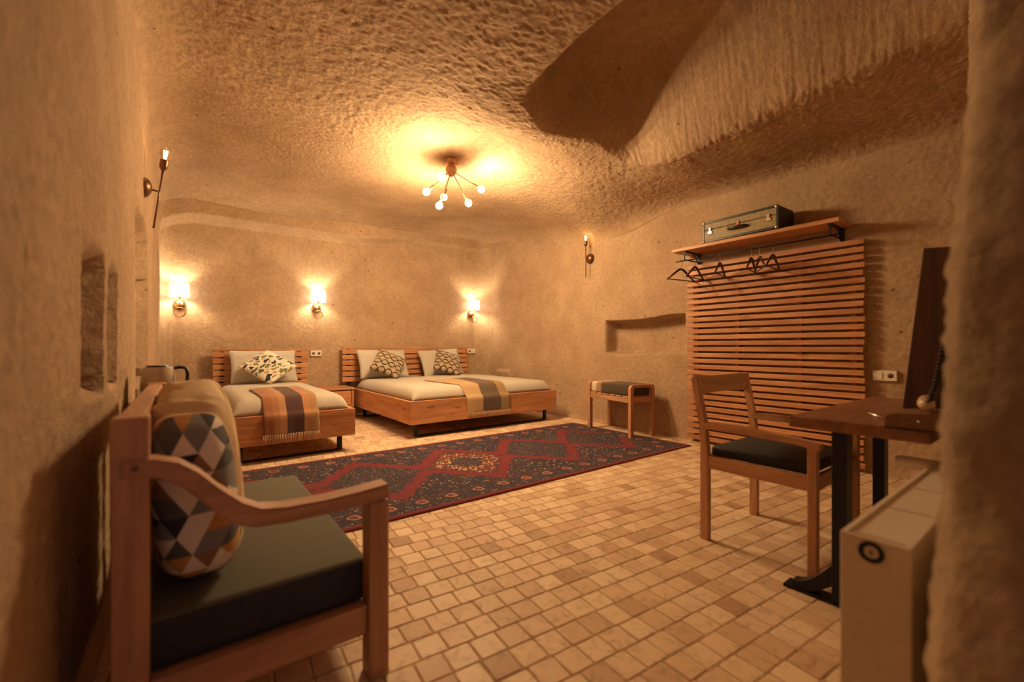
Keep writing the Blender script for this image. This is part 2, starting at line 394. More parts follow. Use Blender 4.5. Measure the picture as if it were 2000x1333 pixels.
for r_ in range(-34, 80):
    x = -3.0+random.uniform(0, 0.1); yv = r_*PITCH; 
    regular = random.random() < 0.5
    off = random.uniform(-0.1, 0.1)*0.3
    while x < 6.5:
        l = PITCH*(0.95+random.uniform(-0.05, 0.05)) if regular else PITCH*random.uniform(0.82, 1.08)
        cx, cy = x+l/2+off, yv+PITCH/2
        wx, wy = cx*ca-cy*sa, cx*sa+cy*ca
        if -0.32 < wx < 4.6 and -0.9 < wy < 6.9: tiles.append((wx, wy, l-0.0055, PITCH-0.0058))
        x += l
def visible_depth(x, y):
    X = .7986*x-.6018*y; Y = .6018*x+.7986*y
    if Y < 0.9: return None
    px = 1000+850*X/Y; py = 678+CAM_H*850/Y
    if not (120 < px < 1690 and py < 1350): return None
    if -0.15 < x < 0.47 and 1.3 < y < 2.7: return None
    if px < 330 and Y < 2.5: return None
    if 1.1 < x < 2.2 and y < 0.36: return None
    if px < 690 and py > 1000 and py < 1290: return None
    return Y
vis = sorted([(visible_depth(x, y), i) for i, (x, y, l, d) in enumerate(tiles) if visible_depth(x, y) is not None])
near = {i for _, i in vis[:300]}
tmA, tmB = tile_mat('stone_tile', False), tile_mat('stone_tile_far', True)
tvar = []
for k in range(8):
    V, F = tile_verts(0.098, 0.098, 0.0016); me = bpy.data.meshes.new('tile'); me.from_pydata(V, [], F); me.materials.append(tmA); tvar.append(me)
VV, FF = [], []
for i, (x, y, l, d) in enumerate(tiles):
    dz = random.uniform(-0.0012, 0.0)
    if i in near:
        o = bpy.data.objects.new('tile', random.choice(tvar)); COL.objects.link(o); o.parent = floor
        o.location = (x, y, dz); o.rotation_euler = (random.uniform(-.006, .006), random.uniform(-.006, .006), TA+random.choice((0, 0, PI))+random.uniform(-.01, .01)); o.scale = (l/0.098, d/0.098, 1)
    else:
        V, F = tile_verts(l, d, 0.0016); n0 = len(VV)
        VV += [(x+u*ca-v*sa, y+u*sa+v*ca, z_+dz) for u, v, z_ in V]; FF += [tuple(n0+j for j in f) for f in F]
me = bpy.data.meshes.new('tile_field'); me.from_pydata(VV, [], FF)
tf = link('tile_field', me, tmB, floor); tf['kind'] = 'stuff'

# ------------------------------------------------------------------ lights on ceiling and walls
LX, LY = 2.24, 4.03
LZ = float(ceil_z(np.array(LX), np.array(LY)))
T = thing('ceiling_lamp', 'bronze ceiling light with six bare globe bulbs on splayed arms', 'lamp', (LX, LY, 0))
T.location.z = 0
hz = 2.885
obj('ceiling_rose', lathe(BM(), [(0, 2.955), (0.068, 2.955), (0.068, 2.985), (0.060, 2.992), (0.06, 3.06), (0, 3.06)][::1], 28), copper, T, 'auto')
hub = BM(); sphere(hub, (0, 0, hz), 0.058, 24); tube(hub, [(0, 0, hz+0.04), (0, 0, 2.96)], 0.03, 16); sphere(hub, (0, 0, hz-0.06), 0.014, 10)
obj('hub', hub, copper, T, True)
cu, su = 0.7986, 0.6018
bulbs_px = [(833, 375, -0.08), (863, 346, -0.34), (867, 385, 0.26), (858, 402, -0.03), (915, 397, 0.03), (940, 370, 0.16)]
Yl = su*LX+cu*LY
for px, py, dy in bulbs_px:
    Yd = Yl+dy; Xc = (px-1000)/850*Yd; z = CAM_H+(678-py)/850*Yd
    p = Vector((cu*Xc+su*Yd-LX, -su*Xc+cu*Yd-LY, z)); h = Vector((0, 0, hz)); d = (p-h).normalized()
    arm = BM(); tube(arm, [h+d*0.05, p-d*0.085], 0.0045, 8)
    ar = obj('arm', arm, copper, T, True)
    sk = BM(); tube(sk, [p-d*0.105, p-d*0.030], 0.0125, 12)
    obj('socket', sk, brass, ar, 'auto')
    bl = BM(); lathe(bl, [(0, 0.036), (0.02, 0.031), (0.034, 0.012), (0.036, -0.004), (0.030, -0.022), (0.018, -0.034), (0.012, -0.045), (0, -0.045)][::-1], 14, aim(p, d))
    bo = obj('bulb', bl, bulb_mat, T, True)
    cl = BM(); lathe(cl, [(0.0135, -0.05), (0.020, -0.036), (0.0325, -0.0225), (0.0385, -0.007), (0.0372, -0.0065), (0.031, -0.0215), (0.0185, -0.035), (0.0125, -0.05), (0.0135, -0.05)], 18, aim(p, d))
    obj('collar', cl, milky, bo, True)

def bed_lamp(x, zoff, label):
    T = thing('bed_wall_lamp', label, 'lamp', (x, B1, 0), 0, 'shaded wall lamps over the beds')
    y0 = 0.0
    sp = BM(); lathe(sp, [(0.066*math.cos(k*PI/16), 0.066*math.sin(k*PI/16)) for k in range(9)] , 24, aim((0, -0.005, 1.59+zoff), (0, -1, 0)))
    lathe(sp, [(0.0, -0.03), (0.07, -0.03), (0.07, 0.0)], 24, aim((0, -0.005, 1.59+zoff), (0, -1, 0)))
    obj('wall_dome', sp, brass, T, 'auto')
    st = BM(); tube(st, [(0, -0.06, 1.57+zoff), (0, -0.14, 1.57+zoff)], 0.006, 8); tube(st, [(0, -0.14, 1.545+zoff), (0, -0.14, 1.69+zoff)], 0.005, 8)
    tube(st, [(0, -0.14, 1.655+zoff), (0, -0.14, 1.70+zoff)], 0.013, 12)
    obj('stem', st, brass, T, True)
    rg = BM(); tube(rg, [(0.055*math.cos(k*PI/14), -0.14, 1.488+zoff+0.055*math.sin(k*PI/14)) for k in range(28)], 0.006, 8, closed=True)
    obj('ring', rg, brass, T, True)
    sh = BM(); zs0, zs1, r0 = 1.672+zoff, 1.832+zoff, 0.098
    ro = [(r0, zs0), (r0*0.98, zs1), (r0*0.98-0.004, zs1), (r0-0.004, zs0), (r0, zs0)]
    lathe(sh, ro, 32, Matrix.Translation((0, -0.14, 0)))
    obj('lamp_shade', sh, shade_mat, T, 'auto')
    bl = BM(); sphere(bl, (0, -0.14, 1.745+zoff), 0.026, 12, (1, 1, 1.35)); obj('bulb', bl, shadebulb_mat, T, True)
    return T
bed_lamp(-0.043, -0.035, 'shaded brass wall lamp by the left wall, left of the single bed')
bed_lamp(1.54, 0.005, 'shaded brass wall lamp above the nightstand between the two beds')
bed_lamp(4.17, 0.03, 'shaded brass wall lamp at the corner beside the double bed')

def sconce(name, loc, rz, label):
    """backplate on the wall at loc, local -y points into the room"""
    T = thing(name, label, 'lamp', loc, rz, 'bare-bulb rod sconces')
    p = BM(); lathe(p, [(0, 0.045), (0.03, 0.042), (0.058, 0.026), (0.072, 0.0), (0.072, -0.03), (0, -0.03)][::-1], 28, aim((0, 0, 0), (0, -1, 0)))
    obj('backplate', p, bronze, T, 'auto')
    r = BM(); tube(r, [(0, -0.04, 0), (0, -0.085, 0)], 0.006, 8); tube(r, [(0, -0.085, -0.26), (0, -0.085, 0.17)], 0.0055, 8); sphere(r, (0, -0.085, -0.26), 0.008, 8)
    obj('rod', r, bronze, T, True)
    s_ = BM(); lathe(s_, [(0, 0.155), (0.012, 0.158), (0.023, 0.175), (0.026, 0.19), (0.026, 0.232), (0.0, 0.232)], 18, Matrix.Translation((0, -0.085, 0)))
    obj('socket', s_, bronze, T, 'auto')
    g = BM(); lathe(g, [(0.016, 0.225), (0.022, 0.245), (0.034, 0.275), (0.034, 0.292), (0.026, 0.312), (0.012, 0.322), (0, 0.324)], 20, Matrix.Translation((0, -0.085, 0)))
    m = MATS.get('bulb_glass')
    if m is None:
        m, nt, b_ = new_mat('bulb_glass'); b_.inputs['Base Color'].default_value = (1, 0.86, 0.62, 1); b_.inputs['Roughness'].default_value = 0.03
        b_.inputs['Transmission Weight'].default_value = 1.0; b_.inputs['IOR'].default_value = 1.12; MATS['bulb_glass'] = m
    gl = obj('bulb', g, m, T, True)
    f = BM()
    for k in range(4):
        an = k*PI/2+0.4; tube(f, [(0.006*math.cos(an), -0.085+0.006*math.sin(an), 0.245), (0.010*math.cos(an), -0.085+0.010*math.sin(an), 0.302)], 0.0022, 6)
    obj('filament', f, edison_mat, gl, True)
    return T
sl_ = sconce('wall_sconce', (A0+0.005, 4.0, 2.15), PI/2, 'bronze rod sconce with lit bare bulb on the left wall')
sconce('wall_sconce', (A1-0.015, 4.158, 2.25), -PI/2, 'bronze rod sconce with lit bare bulb on the right wall above the niche')

sl_.rotation_euler = (R0(7), 0, PI/2)
# ------------------------------------------------------------------ soft goods
def pillow_mesh(wd, ht, th, n=36, pinch=0.10, wr=0.006, seed=0.0, power=0.42):
    """closed pillow in local x (width), z (height), thickness along y; origin at its middle"""
    u = np.linspace(-1, 1, n+1); U, V = np.meshgrid(u, u, indexing='ij')
    k = 1-pinch*(1-np.abs(V)**1.6)*0.5; k2 = 1-pinch*(1-np.abs(U)**1.6)*0.5
    X = U*wd/2*k; Z = V*ht/2*k2
    prof = (np.clip(1-U**2, 0, 1)*np.clip(1-V**2, 0, 1))**power
    wrk = pn(U*3+seed, V*3, seed)*wr*2+pn(U*7+seed, V*7, seed+3)*wr
    return X, Z, prof*th/2 + wrk*np.sqrt(prof), U, V
def pillow(name, wd, ht, th, mat, parent=None, **kw):
    X, Z, Y, U, V = pillow_mesh(wd, ht, th, **kw)
    n = X.shape[0]; bm = BM()
    F = [[bm.verts.new((X[i, j], -Y[i, j], Z[i, j])) for j in range(n)] for i in range(n)]
    Bk = [[(F[i][j] if i in (0, n-1) or j in (0, n-1) else bm.verts.new((X[i, j], Y[i, j]*0.9, Z[i, j]))) for j in range(n)] for i in range(n)]
    for i in range(n-1):
        for j in range(n-1):
            bm.faces.new((F[i][j], F[i+1][j], F[i+1][j+1], F[i][j+1])); bm.faces.new((Bk[i][j], Bk[i][j+1], Bk[i+1][j+1], Bk[i+1][j]))
    return obj(name, bm, mat, parent, True)

def leaf_mat():
    m, nt, b = new_mat('leaf_print_cotton'); L = nt.links
    tc = N(nt, 'ShaderNodeTexCoord'); mp = N(nt, 'ShaderNodeMapping'); mp.inputs['Scale'].default_value = (17, 17, 11); mp.inputs['Rotation'].default_value = (0, 0.7, 0); L.new(tc.outputs['Object'], mp.inputs['Vector'])
    nz = N(nt, 'ShaderNodeTexNoise', Scale=1.1, Detail=1.0); L.new(mp.outputs[0], nz.inputs['Vector'])
    ad = N(nt, 'ShaderNodeVectorMath', operation='ADD'); L.new(mp.outputs[0], ad.inputs[0]); L.new(nz.outputs['Color'], ad.inputs[1])
    fl = N(nt, 'ShaderNodeVectorMath', operation='MULTIPLY'); fl.inputs[1].default_value = (1, 0, 1); L.new(ad.outputs[0], fl.inputs[0])
    v = N(nt, 'ShaderNodeTexVoronoi', Scale=1.0, feature='DISTANCE_TO_EDGE'); L.new(fl.outputs[0], v.inputs['Vector'])
    v2 = N(nt, 'ShaderNodeTexVoronoi', Scale=1.0); L.new(fl.outputs[0], v2.inputs['Vector'])
    sep = N(nt, 'ShaderNodeSeparateColor'); L.new(v2.outputs['Color'], sep.inputs[0])
    r = ramp(nt, [(0.0, (0.03, 0.035, 0.04)), (0.28, (0.17, 0.19, 0.09)), (0.5, (0.26, 0.23, 0.12)), (0.68, (0.09, 0.12, 0.07)), (0.82, (0.36, 0.30, 0.18))], 'CONSTANT'); L.new(sep.outputs[0], r.inputs['Fac'])
    e = ramp(nt, [(0.0, (0, 0, 0)), (0.10, (0, 0, 0)), (0.13, (1, 1, 1))]); L.new(v.outputs['Distance'], e.inputs['Fac'])
    mx = N(nt, 'ShaderNodeMix', data_type='RGBA'); L.new(e.outputs['Color'], mx.inputs[0]); mx.inputs[6].default_value = (0.72, 0.66, 0.54, 1); L.new(r.outputs['Color'], mx.inputs[7])
    L.new(mx.outputs[2], b.inputs['Base Color']); b.inputs['Roughness'].default_value = 0.9
    return m
def ogee_mat():
    m, nt, b = new_mat('wave_print_cotton'); L = nt.links
    tc = N(nt, 'ShaderNodeTexCoord'); sp = N(nt, 'ShaderNodeSeparateXYZ'); L.new(tc.outputs['Object'], sp.inputs[0])
    def M(op, a_, b_=None):
        n = N(nt, 'ShaderNodeMath', operation=op)
        for i, v in enumerate((a_, b_)):
            if v is None: continue
            if isinstance(v, (int, float)): n.inputs[i].default_value = v
            else: L.new(v, n.inputs[i])
        return n.outputs[0]
    # rows along x, waves along z, neighbours mirrored
    x, z = sp.outputs[0], sp.outputs[2]
    P_ = 0.125
    w1 = M('MULTIPLY', M('SINE', M('MULTIPLY', x, 2*PI/0.21)), 0.042)
    d1 = M('ABSOLUTE', M('SUBTRACT', M('PINGPONG', M('ADD', z, w1), P_), P_/2))
    w2 = M('MULTIPLY', w1, -1.0)
    d2 = M('ABSOLUTE', M('SUBTRACT', M('PINGPONG', M('ADD', M('ADD', z, w2), 0.0), P_), P_/2))
    d = M('MINIMUM', d1, d2)
    r = ramp(nt, [(0.0, (0.035, 0.028, 0.025)), (0.010, (0.035, 0.028, 0.025)), (0.013, (0.40, 0.31, 0.20))]); L.new(d, r.inputs['Fac'])
    L.new(r.outputs['Color'], b.inputs['Base Color']); b.inputs['Roughness'].default_value = 0.9
    return m
def triangle_mat():
    m, nt, b = new_mat('triangle_print_cotton'); L = nt.links
    tc = N(nt, 'ShaderNodeTexCoord'); sp = N(nt, 'ShaderNodeSeparateXYZ'); L.new(tc.outputs['Object'], sp.inputs[0])
    def M(op, a_, b_=None):
        n = N(nt, 'ShaderNodeMath', operation=op)
        for i, v in enumerate((a_, b_)):
            if v is None: continue
            if isinstance(v, (int, float)): n.inputs[i].default_value = v
            else: L.new(v, n.inputs[i])
        return n.outputs[0]
    s_ = 0.062*0.866
    x, z = M('ADD', sp.outputs[0], 0.013), M('ADD', sp.outputs[2], 0.02)
    A_ = M('FLOOR', M('DIVIDE', z, s_))
    B_ = M('FLOOR', M('DIVIDE', M('ADD', M('MULTIPLY', x, 0.866), M('MULTIPLY', z, 0.5)), s_))
    C_ = M('FLOOR', M('DIVIDE', M('ADD', M('MULTIPLY', x, -0.866), M('MULTIPLY', z, 0.5)), s_))
    cb = N(nt, 'ShaderNodeCombineXYZ'); L.new(A_, cb.inputs[0]); L.new(B_, cb.inputs[1]); L.new(C_, cb.inputs[2])
    wn = N(nt, 'ShaderNodeTexWhiteNoise', noise_dimensions='3D'); L.new(cb.outputs[0], wn.inputs['Vector'])
    r = ramp(nt, [(0.0, (0.035, 0.038, 0.05)), (0.22, (0.10, 0.105, 0.12)), (0.36, (0.22, 0.225, 0.235)), (0.52, (0.78, 0.72, 0.64)), (0.80, (0.50, 0.26, 0.09)), (0.90, (0.26, 0.15, 0.09))], 'CONSTANT'); L.new(wn.outputs['Value'], r.inputs['Fac'])
    # beyond the printed end the cover is plain beige
    e = N(nt, 'ShaderNodeMath', operation='GREATER_THAN'); e.inputs[1].default_value = -0.235; L.new(sp.outputs[1], e.inputs[0])
    mx = N(nt, 'ShaderNodeMix', data_type='RGBA'); L.new(e.outputs[0], mx.inputs[0]); L.new(r.outputs['Color'], mx.inputs[6]); mx.inputs[7].default_value = (0.72, 0.55, 0.33, 1)
    L.new(mx.outputs[2], b.inputs['Base Color']); b.inputs['Roughness'].default_value = 0.92
    return m
def stripe_mat(name, stops, axis=0, weave=260):
    m, nt, b = new_mat(name); L = nt.links
    tc = N(nt, 'ShaderNodeTexCoord'); sp = N(nt, 'ShaderNodeSeparateXYZ'); L.new(tc.outputs['Object'], sp.inputs[0])
    r = ramp(nt, stops, 'CONSTANT')
    mr = N(nt, 'ShaderNodeMapRange'); mr.inputs[1].default_value = -0.5; mr.inputs[2].default_value = 0.5; L.new(sp.outputs[axis], mr.inputs[0]); L.new(mr.outputs[0], r.inputs['Fac'])
    nz = N(nt, 'ShaderNodeTexNoise', Scale=weave, Detail=2.0); L.new(tc.outputs['Object'], nz.inputs['Vector'])
    r2 = ramp(nt, [(0.3, (0.75, 0.75, 0.75)), (0.7, (1.1, 1.1, 1.1))]); L.new(nz.outputs['Fac'], r2.inputs['Fac'])
    mx = N(nt, 'ShaderNodeMix', data_type='RGBA', blend_type='MULTIPLY'); mx.inputs[0].default_value = 0.7; L.new(r.outputs['Color'], mx.inputs[6]); L.new(r2.outputs['Color'], mx.inputs[7])
    L.new(mx.outputs[2], b.inputs['Base Color']); b.inputs['Roughness'].default_value = 0.95; b.inputs['Sheen Weight'].default_value = 0.2
    return m

# ------------------------------------------------------------------ beds
def bed(name, label, x0, x1, y0, y1, hz0, hz1, hx0, hx1):
    """frame box x0..x1, y0 (foot) .. y1 (head)"""
    T = thing(name, label, 'bed', ((x0+x1)/2, (y0+y1)/2, 0), 0)
    ox, oy = (x0+x1)/2, (y0+y1)/2; W, Lg = (x1-x0)/2, (y1-y0)/2
    z0, z1, th = 0.16, 0.42, 0.04
    obj('foot_board', bbox(-W, W, -Lg, -Lg+th, z0, z1, 0.004), pine('X'), T)
    obj('side_board', bbox(-W, -W+th, -Lg+th+0.001, Lg, z0, z1, 0.004), pine('Y'), T)
    obj('side_board', bbox(W-th, W, -Lg+th+0.001, Lg, z0, z1, 0.004), pine('Y'), T)
    obj('slatted_base', bbox(-W+th, W-th, -Lg+th, Lg, 0.30, 0.33), pine('X'), T)
    for yy in (-Lg+0.12, Lg-0.25):
        f = BM(); q = 0.02
        for sx in (-1, 1): box(f, (sx*(W-0.12), yy, 0.085), (0.045, 0.03, 0.155), 0.002)
        box(f, (0, yy, 0.010), (2*(W-0.12)-0.045, 0.03, 0.019), 0.002)
        obj('leg_frame', f, black_metal, T)
    hb = obj('headboard', bbox(hx0-ox, hx1-ox, Lg-0.01, Lg+0.06, hz1+0.002, hz1+0.03, 0.004), pine('X'), T)
    for x in (hx0-ox+0.10, hx1-ox-0.10): obj('post', box(BM(), (x, Lg+0.045, hz1/2), (0.05, 0.03, hz1), 0.003), black_metal, hb)
    n = 6; pitch = (hz1-hz0)/n
    for k in range(n):
        zc = hz0+pitch*(k+0.5)
        obj('slat', bbox(hx0-ox, hx1-ox, Lg-0.005, Lg+0.028, zc-pitch*0.40, zc+pitch*0.40, 0.006), pine('X'), hb)
    mw, ml = W-th-0.06, Lg-th-0.06
    mb = bbox(-mw, mw, -ml, Lg-0.16, 0.331, 0.475, 0.03); obj('mattress', mb, white_cloth, T, 'auto')
    return T
def duvet(name, label, x0, x1, y0, y1, zt, zb, crown, seed):
    """quilt: crowned top, rounded edges tucked down inside the frame"""
    T = np.linspace(-1, 1, 61)
    f = np.sign(T)*(1-(1-np.abs(T))**1.6)
    U, V = np.meshgrid(f, f, indexing='ij')
    W, Lg = (x1-x0)/2, (y1-y0)/2; r = 0.11
    dx = (1-np.abs(U))*W; dy = (1-np.abs(V))*Lg
    e = np.minimum(np.clip(dx/r, 0, 1), 1); g = np.minimum(np.clip(dy/r, 0, 1), 1)
    fall = np.sqrt(np.clip(1-(1-e)**2, 0, 1))*np.sqrt(np.clip(1-(1-g)**2, 0, 1))
    X, Y = U*W, V*Lg
    Z = zb+(zt-zb)*fall+crown*(1-U**2)*(1-V**2)*0.6 + 0.007*pn(X*4+seed, Y*4, seed)*fall + 0.012*np.abs(pn(X*2.2+seed, Y*2.2, seed+7))*fall
    # gathered folds down the sides
    Z += 0.008*np.sin(Y*60)*(1-e)*e*3*(np.abs(V) < 0.98)
    X += np.sign(U)*0.010*np.sin(Y*45+seed)*(1-e)*(np.abs(V) < 0.98)*e*2
    o = grid_mesh(name, X, Y, Z, white_cloth); o.location = ((x0+x1)/2, (y0+y1)/2, 0)
    md = o.modifiers.new('thick', 'SOLIDIFY'); md.thickness = 0.012; md.offset = -1
    tag(o, label, 'duvet')
    # sampler in world coordinates
    us = f
    def top(x, y):
        u = np.clip((x-(x0+x1)/2)/W, -1, 1); v = np.clip((y-(y0+y1)/2)/Lg, -1, 1)
        i = int(np.clip(np.searchsorted(us, u), 0, 60)); j = int(np.clip(np.searchsorted(us, v), 0, 60)); return float(Z[i, j])
    return top
def throw(name, label, mat, fringe_mat, xa, xb, skew, y_back, y_edge, z_hang, top, z_edge, seed):
    """blanket lying over the quilt along y and hanging down over the foot of the bed"""
    path = []
    for y in np.linspace(y_back, y_edge+0.03, 34): path.append((y, None))
    for k in range(1, 7):
        an = k/6*PI/2; path.append((y_edge+0.03-0.05*math.sin(an), z_edge+0.02-0.045*(1-math.cos(an))))
    for z in np.linspace(z_edge-0.04, z_hang, 12): path.append((y_edge-0.022, z))
    nx = 26; xs = np.linspace(xa, xb, nx); cx = (xa+xb)/2
    X = np.zeros((nx, len(path))); Y = X.copy(); Z = X.copy()
    for j, (y, z) in enumerate(path):
        tt = j/(len(path)-1); hang = max(0, (j-36)/(len(path)-37)) if j > 36 else 0
        for i, x in enumerate(xs):
            xx = x+skew*max(0, (y-y_edge))
            X[i, j] = xx-cx + 0.01*pn(j*0.25, 0.3, seed); Y[i, j] = y + 0.012*math.sin((i/nx)*9+seed)*hang*0.5
            if z is None:
                q = top(xx, y); zz = max(q+0.008, z_edge+0.02) if y < y_edge+0.14 else q+0.010
                Z[i, j] = zz+0.006*pn(xx*9, y*7, seed)+0.004
            else:
                Z[i, j] = z
                Y[i, j] -= 0.006*abs(math.sin(i*0.55+seed))*hang
    # smooth along path to avoid kinks
    for _ in range(2): Z[:, 1:-1] = (Z[:, :-2]+2*Z[:, 1:-1]+Z[:, 2:])/4
    T = thing(name, label, 'blanket', (cx, 0, 0))
    o = grid_mesh('cloth', X, Y, Z, mat, T)
    md = o.modifiers.new('thick', 'SOLIDIFY'); md.thickness = 0.008; md.offset = 1
    fr = BM(); n = 36
    for k in range(n):
        f_ = k/(n-1)*(nx-1); i = int(min(f_, nx-2)); t_ = f_-i
        x = X[i, -1]*(1-t_)+X[i+1, -1]*t_; y = Y[i, -1]
        l = 0.062+0.014*random.random(); dx = random.uniform(-.008, .008)
        tube(fr, [(x, y-0.003, z_hang+0.004), (x+dx*0.4, y-0.006, z_hang-l*0.5), (x+dx, y-0.004, z_hang-l)], [0.0022, 0.0028, 0.0015], 5)
    fo = obj('fringe', fr, fringe_mat, T, True); fo['kind'] = 'stuff'
    return T

bed('single_bed', 'narrow pine bed with black metal legs, nearest the left wall', 0.27, 1.36, 4.39, 6.60, 0.50, 0.97, 0.285, 1.385)
bed('double_bed', 'wide pine bed with black metal legs beside the corner', 2.00, 4.19, 4.52, 6.66, 0.50, 1.0, 1.875, 4.02)
top1 = duvet('duvet', 'white duvet smoothed over the narrow bed', 0.325, 1.31, 4.44, 6.50, 0.555, 0.42, 0.05, 1.0)
top2 = duvet('duvet', 'white duvet smoothed over the wide bed', 2.05, 4.14, 4.57, 6.56, 0.555, 0.42, 0.05, 5.0)
thr1 = stripe_mat('brown_plaid_wool', [(0.0, (0.30, 0.12, 0.05)), (0.345, (0.34, 0.15, 0.06)), (0.40, (0.42, 0.22, 0.10)), (0.455, (0.075, 0.03, 0.028)), (0.60, (0.42, 0.20, 0.09)), (0.66, (0.36, 0.20, 0.09))])
thr2 = stripe_mat('tan_stripe_wool', [(0.0, (0.44, 0.29, 0.15)), (0.40, (0.44, 0.29, 0.15)), (0.41, (0.11, 0.07, 0.045)), (0.66, (0.085, 0.055, 0.04)), (0.67, (0.30, 0.19, 0.085))])
fringe = plain('wool_fringe', (0.55, 0.42, 0.27), 0.95)
throw('throw_blanket', 'brown and orange striped fringed throw over the foot of the narrow bed', thr1, fringe, 0.56, 1.02, -0.02, 5.28, 4.39, 0.245, top1, 0.42, 2.0)
throw('throw_blanket', 'tan and charcoal striped fringed throw over the foot of the wide bed', thr2, fringe, 2.72, 3.36, -0.25, 5.30, 4.52, 0.235, top2, 0.42, 4.0)
def lean(o, x, y, z, tilt, rz=0, roll=0):
    o.rotation_mode = 'XYZ'
    o.matrix_world = Matrix.Translation((x, y, z)) @ Matrix.Rotation(rz, 4, 'Z') @ Matrix.Rotation(-tilt, 4, 'X') @ Matrix.Rotation(roll, 4, 'Y')
    return o
R = math.radians
p = pillow('pillow', 0.76, 0.46, 0.17, white_cloth, seed=1.0); tag(p, 'white pillow leaning on the headboard of the narrow bed', 'pillow', 'white bed pillows'); lean(p, 0.83, 6.42, 0.775, R(26))
p = pillow('pillow', 0.76, 0.47, 0.17, white_cloth, seed=4.0); tag(p, 'white pillow on the wide bed nearer the nightstand', 'pillow', 'white bed pillows'); lean(p, 2.42, 6.46, 0.775, R(26))
p = pillow('pillow', 0.76, 0.47, 0.17, white_cloth, seed=8.0); tag(p, 'white pillow on the wide bed nearer the corner', 'pillow', 'white bed pillows'); lean(p, 3.40, 6.46, 0.775, R(26), R(3), R(-3))
leaf, ogee = leaf_mat(), ogee_mat()
p = pillow('cushion', 0.46, 0.46, 0.15, leaf, seed=2.0); tag(p, 'leaf-print cushion standing on its corner on the narrow bed', 'cushion'); lean(p, 0.84, 6.14, 0.785, R(50), R(-4), R(45))
p = pillow('cushion', 0.43, 0.43, 0.15, ogee, seed=3.0); tag(p, 'wave-print cushion on the wide bed nearer the nightstand', 'cushion', 'wave-print cushions'); lean(p, 2.40, 6.20, 0.785, R(42), R(-3), R(31))
p = pillow('cushion', 0.43, 0.43, 0.15, ogee, seed=6.0); tag(p, 'wave-print cushion on the wide bed nearer the corner', 'cushion', 'wave-print cushions'); lean(p, 3.38, 6.20, 0.785, R(42), R(-6), R(22))

# nightstand between the beds
T = thing('nightstand', 'low pine nightstand with one drawer between the beds', 'nightstand', (1.69, 6.50, 0))
obj('top', bbox(-0.245, 0.245, -0.22, 0.24, 0.425, 0.455, 0.004), pine('X'), T)
bd = bbox(-0.24, -0.215, -0.20, 0.235, 0.2, 0.424); bbox(0.215, 0.24, -0.20, 0.235, 0.2, 0.424, bm=bd); bbox(-0.24, 0.24, -0.20, 0.235, 0.18, 0.2, bm=bd); bbox(-0.214, 0.214, 0.21, 0.235, 0.2, 0.424, bm=bd)
obj('body', bd, pine('Z'), T)
dr = obj('drawer', bbox(-0.205, 0.205, -0.205, 0.0, 0.21, 0.41, 0.003), pine('X'), T)
for sx in (-1, 1):
    for sy in (-1, 1): obj('leg', box(BM(), (sx*0.2, sy*0.17+0.02, 0.09), (0.03, 0.03, 0.179)), black_metal, T)

